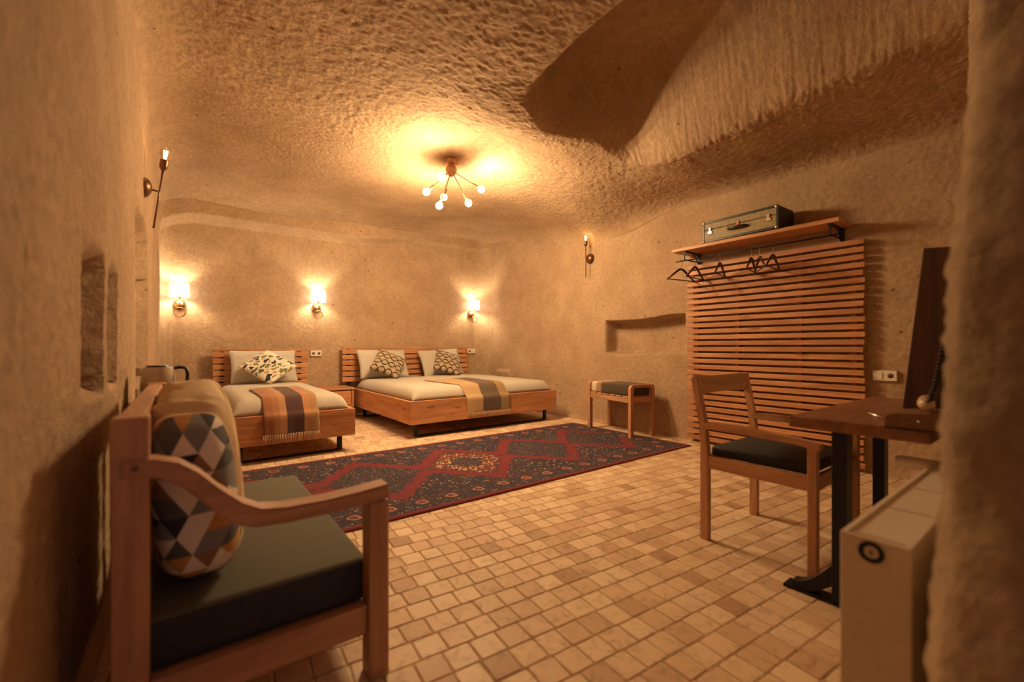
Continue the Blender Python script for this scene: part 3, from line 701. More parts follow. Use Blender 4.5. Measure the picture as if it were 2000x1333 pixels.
# ------------------------------------------------------------------ rug
def rug_mat():
    m, nt, b = new_mat('persian_wool'); L = nt.links
    tc = N(nt, 'ShaderNodeTexCoord'); sp = N(nt, 'ShaderNodeSeparateXYZ'); L.new(tc.outputs['Object'], sp.inputs[0])
    def M(op, a_, b_=None, c_=None):
        n = N(nt, 'ShaderNodeMath', operation=op)
        for i, v in enumerate((a_, b_, c_)):
            if v is None: continue
            if isinstance(v, (int, float)): n.inputs[i].default_value = v
            else: L.new(v, n.inputs[i])
        return n.outputs[0]
    def MIX(f, a_, b_):
        n = N(nt, 'ShaderNodeMix', data_type='RGBA')
        for i, v in ((0, f), (6, a_), (7, b_)):
            if isinstance(v, tuple): n.inputs[i].default_value = (*v, 1)
            elif isinstance(v, (int, float)): n.inputs[i].default_value = v
            else: L.new(v, n.inputs[i])
        return n.outputs[2]
    RED, NAVY = (0.14, 0.005, 0.016), (0.014, 0.012, 0.032)
    x = M('ADD', sp.outputs[0], M('MULTIPLY', M('SINE', M('MULTIPLY', sp.outputs[1], 90)), 0.006)); y = sp.outputs[1]
    ax, ay = M('ABSOLUTE', x), M('ABSOLUTE', y)
    PX = 0.82
    cell = M('ROUND', M('DIVIDE', x, PX))
    xx = M('ABSOLUTE', M('SUBTRACT', x, M('MULTIPLY', cell, PX)))
    d = M('ADD', M('DIVIDE', xx, 0.52), M('DIVIDE', ay, 0.60))
    d = M('ADD', d, M('MULTIPLY', M('SINE', M('MULTIPLY', xx, 60)), 0.035))
    # motif speckle
    def speck(scale, stops):
        v = N(nt, 'ShaderNodeTexVoronoi', Scale=scale); L.new(tc.outputs['Object'], v.inputs['Vector'])
        s_ = N(nt, 'ShaderNodeSeparateColor'); L.new(v.outputs['Color'], s_.inputs[0])
        r = ramp(nt, stops, 'CONSTANT'); L.new(s_.outputs[0], r.inputs['Fac'])
        e = ramp(nt, [(0.0, (1, 1, 1)), (0.30, (1, 1, 1)), (0.40, (0, 0, 0))]); L.new(v.outputs['Distance'], e.inputs['Fac'])
        return r.outputs['Color'], e.outputs['Color']
    c1, e1 = speck(55, [(0, (0.02, 0.02, 0.03)), (0.25, (0.20, 0.02, 0.018)), (0.42, (0.025, 0.018, 0.03)), (0.52, (0.22, 0.15, 0.06)), (0.68, (0.12, 0.11, 0.04)), (0.82, (0.40, 0.27, 0.13)), (0.93, (0.03, 0.025, 0.05))])
    field = MIX(e1, NAVY, c1)
    c2, e2 = speck(38, [(0, (0.018, 0.015, 0.03)), (0.40, (0.20, 0.03, 0.025)), (0.58, (0.28, 0.15, 0.07)), (0.74, (0.15, 0.13, 0.05)), (0.88, (0.46, 0.33, 0.18))])
    field2 = MIX(e2, NAVY, c2)
    inner = MIX(0.0, field, field)
    # cream medallion at the middle
    ring = M('MULTIPLY', M('LESS_THAN', d, 0.70), M('GREATER_THAN', d, 0.34)); mid = M('LESS_THAN', ax, 0.4)
    c3, e3 = speck(34, [(0, (0.62, 0.42, 0.18)), (0.62, (0.55, 0.33, 0.14)), (0.8, (0.15, 0.03, 0.02))])
    cream = MIX(e3, (0.10, 0.02, 0.02), c3)
    inner = MIX(M('MULTIPLY', ring, mid), inner, cream)
    isred = M('MULTIPLY', M('GREATER_THAN', d, 0.74), M('LESS_THAN', d, 1.0))
    redc = MIX(M('MULTIPLY', e2, 0.10), RED, c2)
    col = MIX(M('GREATER_THAN', d, 1.0), inner, field2)
    dots = M('LESS_THAN', M('ABSOLUTE', M('SUBTRACT', d, 0.72)), 0.02)
    col = MIX(isred, col, redc); col = MIX(M('MULTIPLY', dots, 0.8), col, NAVY)
    # borders: distance from the rug's edge
    ex, ey = M('SUBTRACT', 2.19, ax), M('SUBTRACT', 0.855, ay); ed = M('MINIMUM', ex, ey)
    # along-border coordinate for rosettes
    isx = M('LESS_THAN', ey, ex)
    al = M('ADD', M('MULTIPLY', isx, x), M('MULTIPLY', M('SUBTRACT', 1.0, isx), y))
    ros = M('PINGPONG', M('ADD', al, 10.0), 0.11)
    dd = M('SQRT', M('ADD', M('POWER', M('SUBTRACT', ros, 0.0), 2.0), M('POWER', M('SUBTRACT', ed, 0.165), 2.0)))
    bord = MIX(M('MULTIPLY', e1, 0.65), NAVY, c2)
    bord = MIX(M('MULTIPLY', M('LESS_THAN', dd, 0.040), M('GREATER_THAN', dd, 0.024)), bord, (0.40, 0.16, 0.10))
    bord = MIX(M('LESS_THAN', dd, 0.012), bord, (0.20, 0.02, 0.02))
    ros2 = M('PINGPONG', M('ADD', al, 10.05), 0.05)
    dd2 = M('SQRT', M('ADD', M('POWER', ros2, 2.0), M('POWER', M('SUBTRACT', ed, 0.075), 2.0)))
    bord = MIX(M('MULTIPLY', M('LESS_THAN', dd2, 0.018), e1), bord, (0.38, 0.26, 0.14))
    line = M('LESS_THAN', M('ABSOLUTE', M('SUBTRACT', ed, 0.235)), 0.008)
    bord = MIX(M('MULTIPLY', line, 0.7), bord, (0.13, 0.02, 0.02))
    col = MIX(M('LESS_THAN', ed, 0.24), col, bord)
    col = MIX(M('LESS_THAN', ed, 0.045), col, (0.17, 0.012, 0.02))
    L.new(col, b.inputs['Base Color']); b.inputs['Roughness'].default_value = 0.95; b.inputs['Sheen Weight'].default_value = 0.08
    nz = N(nt, 'ShaderNodeTexNoise', Scale=220, Detail=2.0); L.new(tc.outputs['Object'], nz.inputs['Vector'])
    bp = N(nt, 'ShaderNodeBump', Strength=0.4, Distance=0.003); L.new(nz.outputs['Fac'], bp.inputs['Height']); L.new(bp.outputs['Normal'], b.inputs['Normal'])
    return m
# corners measured on the floor: near edge y 2.48, far edge y 4.19, right end x 4.20
n_, m_ = 120, 50
u, v = np.meshgrid(np.linspace(-2.19, 2.19, n_), np.linspace(-0.855, 0.855, m_), indexing='ij')
Zr = 0.009+0.0025*pn(u*2.0, v*2.0, 4.4)+0*u
ro = grid_mesh('rug', u, v, Zr, rug_mat()); ro.location = (2.01, 3.335, 0.0); ro.rotation_euler = (0, 0, R(0.2))
md = ro.modifiers.new('thick', 'SOLIDIFY'); md.thickness = 0.008; md.offset = -1
tag(ro, 'long red and navy patterned wool rug with a cream centre medallion', 'rug')

# ------------------------------------------------------------------ sofa by the left wall
T = thing('sofa', 'low wooden sofa with one sweeping armrest and grey-green seat, against left wall', 'sofa', (0.19, 1.97, 0))
# local frame: x = a-0.19, y = b-1.97
def sx(a_): return a_-0.19
NEAR, FAR = -0.60, 0.60            # arm centre planes
for yy in (NEAR, FAR):
    obj('back_leg', bbox(sx(-0.134), sx(-0.066), yy-0.034, yy+0.034, 0, 0.865, 0.004), oak('Z'), T)
    obj('front_leg', bbox(sx(0.456), sx(0.519), yy-0.034, yy+0.034, 0, 0.548 if yy < 0 else 0.225, 0.004), oak('Z'), T)
    obj('side_rail', bbox(sx(-0.066), sx(0.456), yy-0.016, yy+0.016, 0.135, 0.225, 0.004), oak('X'), T)
    if yy > 0: continue
    topl = [(-0.116, 0.769), (-0.056, 0.764), (-0.01, 0.749), (0.031, 0.717), (0.068, 0.674), (0.12, 0.625), (0.165, 0.599), (0.224, 0.590), (0.327, 0.588), (0.42, 0.592), (0.512, 0.600)]
    botl = [(0.516, 0.556), (0.44, 0.550), (0.363, 0.546), (0.224, 0.546), (0.150, 0.552), (0.102, 0.572), (0.068, 0.604), (0.036, 0.645), (-0.005, 0.690), (-0.045, 0.718), (-0.116, 0.730)]
    poly = [(sx(x), z) for x, z in topl+botl]
    bm = BM(); d_ = 0.075
    yc = yy+(0.0375-0.012 if yy < 0 else 0.0375+0.012)
    prism(bm, poly[::-1], d_, Matrix.Translation((0, yc, 0)) @ XZ)
    bmesh.ops.bevel(bm, geom=[e for e in bm.edges if abs(e.verts[0].co.y-e.verts[1].co.y) < 1e-5], offset=0.006, segments=2, affect='EDGES')
    ao = obj('armrest', bm, oak('X'), T, 'auto')
    s_ = BM(); lathe(s_, [(0, 0), (0.007, 0), (0.007, 0.004), (0, 0.004)], 12, aim((sx(-0.09), yc-d_-0.001 if yy < 0 else yc+0.001, 0.75), (0, -1 if yy < 0 else 1, 0)))
    obj('screw', s_, bronze, ao)
obj('front_rail', bbox(sx(0.47), sx(0.50), NEAR+0.034, FAR-0.034, 0.14, 0.225, 0.004), oak('Y'), T)
obj('back_rail', bbox(sx(-0.125), sx(-0.085), NEAR+0.034, FAR-0.034, 0.14, 0.225, 0.004), oak('Y'), T)
obj('top_rail', bbox(sx(-0.128), sx(-0.078), NEAR+0.0345, FAR-0.0345, 0.775, 0.862, 0.004), oak('Y'), T)
for k in range(5):
    yy = NEAR+0.2+k*0.2
    obj('back_slat', bbox(sx(-0.112), sx(-0.092), yy-0.03, yy+0.03, 0.226, 0.774, 0.003), oak('Z'), T)
obj('seat_deck', bbox(sx(-0.08), sx(0.469), NEAR+0.02, FAR-0.02, 0.185, 0.215), oak('X'), T)
seat_cloth = plain('grey_green_upholstery', (0.115, 0.112, 0.08), 0.85, 0, 0.08, 90, bump=0.05)
seat_side = plain('shaded_upholstery', (0.030, 0.034, 0.045), 0.85, 0, 0.1, 90)  # shade on the cushion sides, painted as a darker, bluer cloth colour
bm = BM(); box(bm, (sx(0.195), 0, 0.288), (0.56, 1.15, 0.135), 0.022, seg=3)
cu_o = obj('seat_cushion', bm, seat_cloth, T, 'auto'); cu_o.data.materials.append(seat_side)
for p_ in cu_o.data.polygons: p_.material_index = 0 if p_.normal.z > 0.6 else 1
# plump cushion standing on its end against the sofa back
n1, n2 = 44, 56
th_ = np.linspace(0, 2*PI, n1+1); ph = np.linspace(-PI/2, PI/2, n2)
THh, PH = np.meshgrid(th_, ph, indexing='ij')
sgn = lambda v, e: np.sign(v)*np.abs(v)**e
cx_ = sgn(np.cos(THh), 0.62)*sgn(np.cos(PH), 0.40); cz_ = sgn(np.sin(THh), 0.62)*sgn(np.cos(PH), 0.40); cy_ = sgn(np.sin(PH), 0.55)
fold = 0.022*np.sin(cy_*26+1.8*np.sin(THh*2)+0.7*np.sin(cy_*9))*np.cos(PH)**0.5*sst(-0.75, -0.35, cy_)*sst(1.0, 0.6, cy_)
X = cx_*(0.105+fold); Zc = cz_*(0.240+fold)+np.maximum(cz_, 0)*0.055*sst(-0.9, 0.4, cy_); Yc = cy_*0.36
Zc += 0.02*(np.abs(cx_)**2)*cz_
o = grid_mesh('bolster_cushion', X, Yc, Zc, triangle_mat())
bmx = BM(); bmx.from_mesh(o.data); bmesh.ops.remove_doubles(bmx, verts=bmx.verts, dist=1e-5); bmesh.ops.recalc_face_normals(bmx, faces=bmx.faces); bmx.to_mesh(o.data); bmx.free()
o.location = (0.035, 1.80, 0.600); o.rotation_euler = (0, R(-4), R(-2))
tag(o, 'plump sofa cushion, triangle-printed end facing out, beige gathered sides', 'cushion')

# small table with tea tray and kettle beyond the sofa
T = thing('side_table', 'small dark wooden table in the corner behind the sofa', 'table', (-0.05, 2.88, 0))
obj('table_top', bbox(-0.16, 0.19, -0.24, 0.20, 0.695, 0.72, 0.004), darkwood('X'), T)
for x in (-0.13, 0.16):
    for y in (-0.21, 0.17): obj('leg', bbox(x-0.018, x+0.018, y-0.018, y+0.018, 0, 0.694, 0.003), darkwood('Z'), T)
for q in (-0.215, 0.16): obj('apron', bbox(-0.12, 0.15, q, q+0.015, 0.60, 0.694), darkwood('X'), T)
tr = bbox(-0.15, 0.11, -0.19, 0.12, 0, 0.008); 
for q in ((-0.15, -0.14, -0.19, 0.12), (0.10, 0.11, -0.19, 0.12), (-0.14, 0.10, -0.19, -0.18), (-0.14, 0.10, 0.11, 0.12)): bbox(*q, 0.004, 0.04, bm=tr)
o = obj('tray', tr, black_plastic); o.location = (-0.05, 2.86, 0.7205); tag(o, 'black rimmed tray under the kettle', 'tray')
T = thing('kettle', 'cream electric kettle with black handle behind the sofa', 'kettle', (-0.105, 2.86, 0.729))
kb = BM(); lathe(kb, [(0, 0.018), (0.074, 0.018), (0.078, 0.03), (0.072, 0.12), (0.064, 0.190), (0.060, 0.198), (0, 0.198)], 32)
prism(kb, [(-0.015, 0), (0.015, 0), (0, 0.02)], 0.04, Matrix.Translation((-0.068, 0, 0.155)) @ Matrix.Rotation(PI/2, 4, 'Z'))
obj('body', kb, plain('cream_plastic', (0.55, 0.45, 0.34), 0.35), T, 'auto')
obj('base', lathe(BM(), [(0, 0), (0.08, 0), (0.08, 0.014), (0, 0.014)], 32), black_plastic, T, 'auto')
obj('lid', lathe(BM(), [(0, 0.199), (0.05, 0.199), (0.046, 0.207), (0.012, 0.209), (0, 0.209)], 28), black_plastic, T, 'auto')
hd = BM(); tube(hd, [(0.055, 0, 0.188), (0.085, 0, 0.196), (0.112, 0, 0.190), (0.120, 0, 0.16), (0.118, 0, 0.12), (0.108, 0, 0.07), (0.094, 0, 0.055), (0.07, 0, 0.055)], 0.0085, 10)
hd_o = obj('handle', hd, black_plastic, T, True)
T = thing('drinking_glass', 'clear drinking glass on the tray beside the kettle', 'glass', (-0.155, 2.735, 0.729))
gm, nt, b_ = new_mat('clear_glass'); b_.inputs['Transmission Weight'].default_value = 1; b_.inputs['Roughness'].default_value = 0.02; b_.inputs['IOR'].default_value = 1.45
obj('tumbler', lathe(BM(), [(0, 0), (0.026, 0), (0.031, 0.10), (0.029, 0.10), (0.0245, 0.006), (0, 0.006)], 24), gm, T, 'auto')

# ------------------------------------------------------------------ slatted bench
T = thing('bench', 'low wooden bench with striped cushion and loop ends below the wall niche', 'bench', (4.22, 3.43, 0.0), R(-8.5))
W2, L2 = 0.185, 0.36
for sy in (-1, 1):
    yy = sy*L2; out, inn = [], []
    r_ = 0.05
    def arch(hw, zt, r_):
        q = [(-hw, 0.0)]
        for k in range(9): an = PI-k*PI/16; q.append((-hw+r_+r_*math.cos(an), zt-r_+r_*math.sin(an)))
        for k in range(9): an = PI/2-k*PI/16; q.append((hw-r_+r_*math.cos(an), zt-r_+r_*math.sin(an)))
        q.append((hw, 0.0)); return q
    o_ = arch(W2, 0.60, 0.05)
    i_ = [(-W2+0.045, 0.0), (-W2+0.045, 0.535), (-W2+0.06, 0.568)]+[(W2-0.06, 0.568), (W2-0.045, 0.535), (W2-0.045, 0.0)]
    bm = BM(); prism(bm, (o_+i_[::-1]), 0.042, Matrix.Translation((0, yy+0.021, 0)) @ XZ)
    bmesh.ops.triangulate(bm, faces=[f for f in bm.faces if len(f.verts) > 4])
    obj('end_loop', bm, oak('Z'), T)
    obj('end_rail', bbox(-W2+0.046, W2-0.046, yy-0.014, yy+0.014, 0.395, 0.46, 0.003), oak('X'), T)
for sx_ in (-1, 1): obj('long_rail', bbox(sx_*(W2-0.022)-0.013, sx_*(W2-0.022)+0.013, -L2+0.022, L2-0.022, 0.395, 0.452, 0.003), oak('Y'), T)
for k in range(6):
    yy = -L2+0.075+k*(2*L2-0.15)/5
    obj('seat_slat', bbox(-W2+0.004, W2-0.004, yy-0.045, yy+0.045, 0.4525, 0.47, 0.004), oak('X'), T)
bc = stripe_mat('bench_stripe_cloth', [(0.0, (0.075, 0.055, 0.032)), (0.60, (0.10, 0.075, 0.04)), (0.635, (0.36, 0.23, 0.12)), (0.72, (0.68, 0.58, 0.42))], axis=1)
bm = BM(); box(bm, (0, 0, 0.535), (2*W2-0.02, 2*L2-0.05, 0.128), 0.03, seg=3)
obj('seat_cushion', bm, bc, T, 'auto')

# ------------------------------------------------------------------ desk
T = thing('desk', 'dark walnut-topped desk with black steel legs along the front wall', 'desk', (2.53, 0.505, 0))
dx0, dx1, dy0, dy1 = -0.56, 0.56, -0.19, 0.235
obj('desk_top', bbox(dx0, dx1, dy0, dy1, 0.705, 0.75, 0.005), walnut('X'), T)
for sxx in (-1, 1):
    xx = sxx*0.43
    bm = BM(); yy = 0.09 if sxx < 0 else 0.165
    box(bm, (xx, yy, 0.36), (0.075, 0.05, 0.69), 0.003)
    box(bm, (xx, 0.03, 0.70), (0.075, 0.36, 0.008))
    # curved feet sweeping to front and back
    for sgn_ in (-1, 1):
        out = []; inn = []
        for k in range(13):
            t_ = k/12; y_ = yy+sgn_*(0.02+0.15*t_); z_ = 0.13*(1-t_)**1.8+0.035
            out.append((y_, z_)); inn.append((y_, max(0.0, z_-0.04-0.05*(1-t_)**2) if k < 12 else 0.0))
        inn = [(y_, 0.0 if k > 10 else max(z_, 0.0)) for k, (y_, z_) in enumerate(inn)]
        poly = out+inn[::-1]
        prism(bm, poly if sgn_ < 0 else poly[::-1], 0.06, Matrix.Translation((xx-0.03, 0, 0)) @ YZ)
    box(bm, (xx, yy, 0.006), (0.075, 0.40, 0.012))
    obj('leg', bm, black_metal, T)

# ------------------------------------------------------------------ desk chair (faces the desk, towards -y)
T = thing('desk_chair', 'wooden armchair with dark seat pad pulled up to the desk', 'chair', (2.52, 0.99, 0))
hw, hd = 0.283, 0.25
for sxx in (-1, 1):
    x = sxx*hw
    obj('front_leg', bbox(x-0.019, x+0.019, -hd-0.019, -hd+0.019, 0, 0.585, 0.004), oak('Z'), T)
    bm = BM()
    prism(bm, [(hd-0.019, 0), (hd+0.021, 0), (hd+0.021, 0.50), (hd+0.030, 0.62), (hd+0.075, 0.86), (hd+0.045, 0.865), (hd-0.005, 0.62), (hd-0.019, 0.46)][::-1], 0.036, Matrix.Translation((x-0.018, 0, 0)) @ YZ)
    obj('back_leg', bm, oak('Z'), T)
    bm = BM()
    tp = [(-hd-0.03, 0.600), (-hd+0.06, 0.613), (0, 0.627), (hd-0.06, 0.628), (hd+0.01, 0.622)]
    bt = [(hd+0.01, 0.592), (hd-0.06, 0.594), (0, 0.592), (-hd+0.06, 0.586), (-hd-0.03, 0.572)]
    prism(bm, (tp+bt), 0.046, Matrix.Translation((x-0.023, 0, 0)) @ YZ)
    obj('armrest', bm, oak('Y'), T, 'auto')
    obj('side_rail', bbox(x-0.014, x+0.014, -hd+0.0195, hd-0.0195, 0.385, 0.45, 0.003), oak('Y'), T)
obj('front_rail', bbox(-hw+0.0195, hw-0.0195, -hd-0.012, -hd+0.012, 0.385, 0.45, 0.003), oak('X'), T)
obj('rear_rail', bbox(-hw+0.0195, hw-0.0195, hd-0.012, hd+0.012, 0.385, 0.45, 0.003), oak('X'), T)
bm = BM(); box(bm, (0, 0.0, 0.472), (2*hw-0.045, 2*hd-0.03, 0.055), 0.016, seg=3)
obj('seat_pad', bm, plain('black_upholstery', (0.013, 0.014, 0.018), 0.7, 0, 0.15, 120), T, 'auto')
# curved crest rail
ng = 17; xs = np.linspace(-hw-0.012, hw+0.012, ng); bm = BM(); rows = []
for x in xs:
    bow = 0.035*(1-(x/hw)**2)
    yb = hd+0.052+bow; tilt = 0.019
    zl, zh = 0.765+0.006*(1-(x/hw)**2), 0.872-0.008*(1-(x/hw)**2)
    rows.append([bm.verts.new((x, yb-0.016-tilt/2, zl)), bm.verts.new((x, yb+0.010-tilt/2, zl)), bm.verts.new((x, yb+0.010+tilt/2, zh)), bm.verts.new((x, yb-0.016+tilt/2, zh))])
for A_, B_ in zip(rows, rows[1:]):
    for k in range(4): bm.faces.new((A_[k], A_[(k+1) % 4], B_[(k+1) % 4], B_[k]))
bm.faces.new(rows[0]); bm.faces.new(rows[-1][::-1])
obj('crest_rail', bm, oak('X'), T, 'auto')

# ------------------------------------------------------------------ mirror leaning behind the desk
T = thing('mirror', 'tall dark wood framed mirror leaning on the wall behind the desk', 'mirror', (2.80, 0.437, 0.757), 0)
mr = BM(); Hm, Wm = 0.69, 0.60
tl = Euler((R(5.6), 0, 0))
def tilted(bm): bmesh.ops.transform(bm, matrix=tl.to_matrix().to_4x4(), verts=bm.verts); return bm
obj('frame_side', tilted(bbox(-Wm/2, -Wm/2+0.07, -0.055, 0.055, 0, Hm, 0.004)), darkwood('Z'), T)
obj('frame_side', tilted(bbox(Wm/2-0.07, Wm/2, -0.055, 0.055, 0, Hm, 0.004)), darkwood('Z'), T)
obj('frame_rail', tilted(bbox(-Wm/2+0.0705, Wm/2-0.0705, -0.055, 0.055, 0, 0.07, 0.004)), darkwood('X'), T)
obj('frame_rail', tilted(bbox(-Wm/2+0.0705, Wm/2-0.0705, -0.055, 0.055, Hm-0.07, Hm, 0.004)), darkwood('X'), T)
mg, nt, b_ = new_mat('mirror_glass'); b_.inputs['Metallic'].default_value = 1; b_.inputs['Roughness'].default_value = 0.02; b_.inputs['Base Color'].default_value = (0.85, 0.85, 0.83, 1)
obj('mirror_glass', tilted(bbox(-Wm/2+0.071, Wm/2-0.071, 0.0, 0.012, 0.071, Hm-0.071)), mg, T)

# box, handset and cord on the near end of the desk
T = thing('leather_box', 'brown leather box with a silver stud at the near end of the desk', 'box', (2.04, 0.345, 0.751))
lb = BM(); prism(lb, [(0.0, 0.005), (0.0, 0.03), (0.006, 0.042), (0.02, 0.05), (0.16, 0.064), (0.165, 0.05), (0.165, 0.005)], 0.20, Matrix.Translation((-0.10, 0.0825, 0)) @ Matrix(((0, 0, 1, 0), (-1, 0, 0, 0), (0, 1, 0, 0), (0, 0, 0, 1))))
obj('body', lb, plain('brown_leather', (0.17, 0.085, 0.05), 0.45, 0, 0.15, 60), T)
obj('base', bbox(-0.102, 0.102, -0.0845, 0.0845, 0, 0.0052), black_plastic, T)
st = BM(); sphere(st, (-0.101, -0.005, 0.032), 0.005, 10); obj('stud', st, chrome, T, True)
T = thing('handset', 'beige corded handset lying on the brown box', 'handset', (2.02, 0.365, 0.815))
hs = BM(); tube(hs, [(-0.075, -0.045, 0.022), (-0.06, -0.042, 0.024), (-0.02, -0.03, 0.022), (0.03, -0.02, 0.022), (0.06, -0.02, 0.024), (0.07, -0.02, 0.024)], [0.006, 0.021, 0.02, 0.019, 0.022, 0.006], 16)
obj('shell', hs, plain('beige_plastic', (0.55, 0.40, 0.26), 0.35), T, True)
cd = BM(); pts_ = []
base = [Vector((-0.075, -0.05, 0.035)), Vector((-0.075, -0.066, 0.09)), Vector((-0.072, -0.076, 0.16)), Vector((-0.07, -0.087, 0.24))]
for k in range(181):
    t_ = k/180*3; i = min(int(t_), 2); q = base[i].lerp(base[i+1], t_-i)
    an = k*2*PI/10; pts_.append(q+Vector((math.cos(an)*0.008, math.sin(an)*0.008, 0)))
tube(cd, pts_, 0.003, 6)
obj('coiled_cord', cd, black_plastic, T, True)
pb = BM(); tube(pb, [(-0.06, 0, 0.005), (0.05, 0, 0.005), (0.065, 0, 0.005)], [0.0045, 0.0045, 0.0015], 8)
T = obj('pen', pb, chrome, None, True); T.location = (2.22, 0.52, 0.7505); T.rotation_euler = (0, 0, R(35)); tag(T, 'shiny silver pen lying on the desk top', 'pen')

# ------------------------------------------------------------------ radiator
T = thing('radiator', 'white panel radiator beside the opening, under the desk end', 'radiator', (1.147, 0.27, 0))
rl, rd_ = 0.98, 0.058
zt = 0.628
obj('front_panel', bbox(0.012, rl-0.012, rd_-0.012, rd_, 0.12, zt-0.012, 0.003), white_metal, T)
obj('back_panel', bbox(0.012, rl-0.012, -rd_, -rd_+0.012, 0.12, zt-0.012, 0.003), white_metal, T)
e1 = obj('end_panel', bbox(0.0, 0.011, -rd_-0.001, rd_+0.001, 0.11, zt, 0.003), white_metal, T)
obj('end_panel', bbox(rl-0.011, rl, -rd_-0.001, rd_+0.001, 0.11, zt, 0.003), white_metal, T)
gr = bbox(0.0115, rl-0.0115, -rd_, -rd_+0.010, zt-0.012, zt); bbox(0.0115, rl-0.0115, rd_-0.010, rd_, zt-0.012, zt, bm=gr)
bbox(0.0115, rl-0.0115, -rd_+0.0101, rd_-0.0101, zt-0.010, zt-0.006, bm=gr)
for k in range(4): bbox(0.03+k*0.25, 0.034+k*0.25, -rd_+0.0101, rd_-0.0101, zt-0.006, zt-0.003, bm=gr)
obj('top_grille', gr, white_metal, T)
rgm = BM(); lathe(rgm, [(0.013, 0), (0.021, 0.0), (0.022, 0.003), (0.013, 0.003), (0.013, 0)], 32, aim((-0.0005, 0.004, zt-0.027), (-1, 0, 0)))
obj('plug_ring', rgm, black_plastic, e1, 'auto')
rgm = BM(); lathe(rgm, [(0, 0.0005), (0.0125, 0.0005), (0.0125, 0.0015), (0.005, 0.002), (0, 0.002)], 24, aim((-0.0005, 0.004, zt-0.027), (-1, 0, 0))); obj('plug', rgm, white_metal, e1, 'auto')
rgm = BM(); lathe(rgm, [(0, 0.0024), (0.0045, 0.0024), (0.0045, 0.004), (0, 0.004)], 14, aim((-0.0005, 0.004, zt-0.027), (-1, 0, 0))); obj('plug_screw', rgm, plain('grey_plastic', (0.2, 0.17, 0.15), 0.5), e1, 'auto')
vv = BM(); lathe(vv, [(0, 0), (0.018, 0), (0.021, 0.01), (0.021, 0.11), (0.017, 0.122), (0, 0.122)], 20, aim((rl+0.03, 0.05, 0.60), (0, 1, 0))); tube(vv, [(rl-0.01, 0.04, 0.60), (rl+0.03, 0.04, 0.60), (rl+0.03, 0.06, 0.60)], 0.012, 10)
obj('thermostat_valve', vv, white_plastic, T, 'auto')
pp = BM(); tube(pp, [(rl+0.03, 0.04, 0.59), (rl+0.03, 0.04, 0.0)], 0.009, 10)
obj('pipe', pp, white_metal, T, True)
ft = bbox(0.10, 0.14, -0.03, 0.03, 0, 0.125); bbox(rl-0.14, rl-0.10, -0.03, 0.03, 0, 0.125, bm=ft); obj('foot', ft, white_metal, T)

# ------------------------------------------------------------------ slatted wall panel, shelf, suitcase, hangers
T = thing('slat_screen', 'tall pine slat screen fixed to the right wall behind the chair', 'wall panel', (A1, 1.88, 0))
b0, b1 = 1.10-1.88, 2.66-1.88
for bb in (1.184, 1.585, 2.14, 2.575):
    obj('batten', bbox(-0.048, -0.018, bb-1.88-0.022, bb-1.88+0.022, 0.03, 1.91, 0.002), pine('Z'), T)
ns = 30; pitch = 1.90/ns
for k in range(ns):
    zc = 0.025+pitch*(k+0.5); j0, j1 = random.uniform(-.006, .006), random.uniform(-.006, .006)
    o = obj('slat', bbox(-0.090, -0.0485, b0+j0, b1+j1, zc-0.0215, zc+0.0215, 0.003), pine('Y'), T)
    o.rotation_euler = (random.uniform(-.0015, .0015), 0, 0)
T = thing('wall_shelf', 'pine plank shelf on black brackets above the slat screen', 'shelf', (A1, 1.945, 0))
obj('shelf_board', bbox(-0.335, -0.030, 1.20-1.945, 2.69-1.945, 2.035, 2.07, 0.004), pine('Y'), T)
for bb in (1.27, 2.56):
    y = bb-1.945; bm = BM()
    box(bm, (-0.16, y, 2.0285), (0.30, 0.03, 0.0125)); box(bm, (-0.0135, y, 1.99), (0.012, 0.03, 0.17)); box(bm, (-0.305, y, 1.985), (0.012, 0.012, 0.08)); box(bm, (-0.16, y, 1.947), (0.29, 0.010, 0.010))
    tube(bm, [(-0.02, y, 1.93), (-0.13, y, 2.022)], 0.006, 8)
    obj('bracket', bm, black_metal, T)
rl_ = BM(); tube(rl_, [(-0.30, 1.22-1.945, 1.936), (-0.30, 2.66-1.945, 1.936)], 0.006, 10)
obj('hanging_rail', rl_, black_metal, T, True)
# suitcase
T = thing('suitcase', 'vintage olive suitcase with black edges and chrome corners on the shelf', 'suitcase', (4.315, 1.985, 2.071), R(-2))
sl, sd, shh = 0.345, 0.155, 0.205
olive = plain('olive_leatherette', (0.27, 0.205, 0.095), 0.5, 0, 0.25, 25, bump=0.1)
obj('body', bbox(-sd, sd, -sl, sl, 0.0, shh*0.60, 0.008), olive, T)
obj('lid', bbox(-sd, sd, -sl, sl, shh*0.605, shh, 0.008), olive, T)
eb = BM(); t_ = 0.014
for z0_, z1_ in ((0.0, 0.022), (shh-0.022, shh)):
    bbox(-sd-0.003, -sd+0.02, -sl-0.003, sl+0.003, z0_-0.0, z1_+0.0015, 0.004, bm=eb); bbox(sd-0.02, sd+0.003, -sl-0.003, sl+0.003, z0_, z1_+0.0015, 0.004, bm=eb)
for yy in (-sl, sl):
    bbox(-sd-0.003, -sd+0.02, yy-0.012, yy+0.012, 0, shh+0.0015, 0.004, bm=eb)
obj('edge_trim', eb, black_plastic, T)
for yy in (-1, 1):
    obj('side_cover', bbox(-sd+0.021, sd, yy*(sl+0.001)-0.001, yy*(sl+0.001)+0.001, 0.002, shh-0.002), plain('black_leatherette', (0.02, 0.018, 0.02), 0.55), T)
obj('top_cover', bbox(-sd+0.021, sd-0.001, -sl+0.001, sl-0.001, shh+0.0002, shh+0.0015), MATS['black_leatherette'], T)
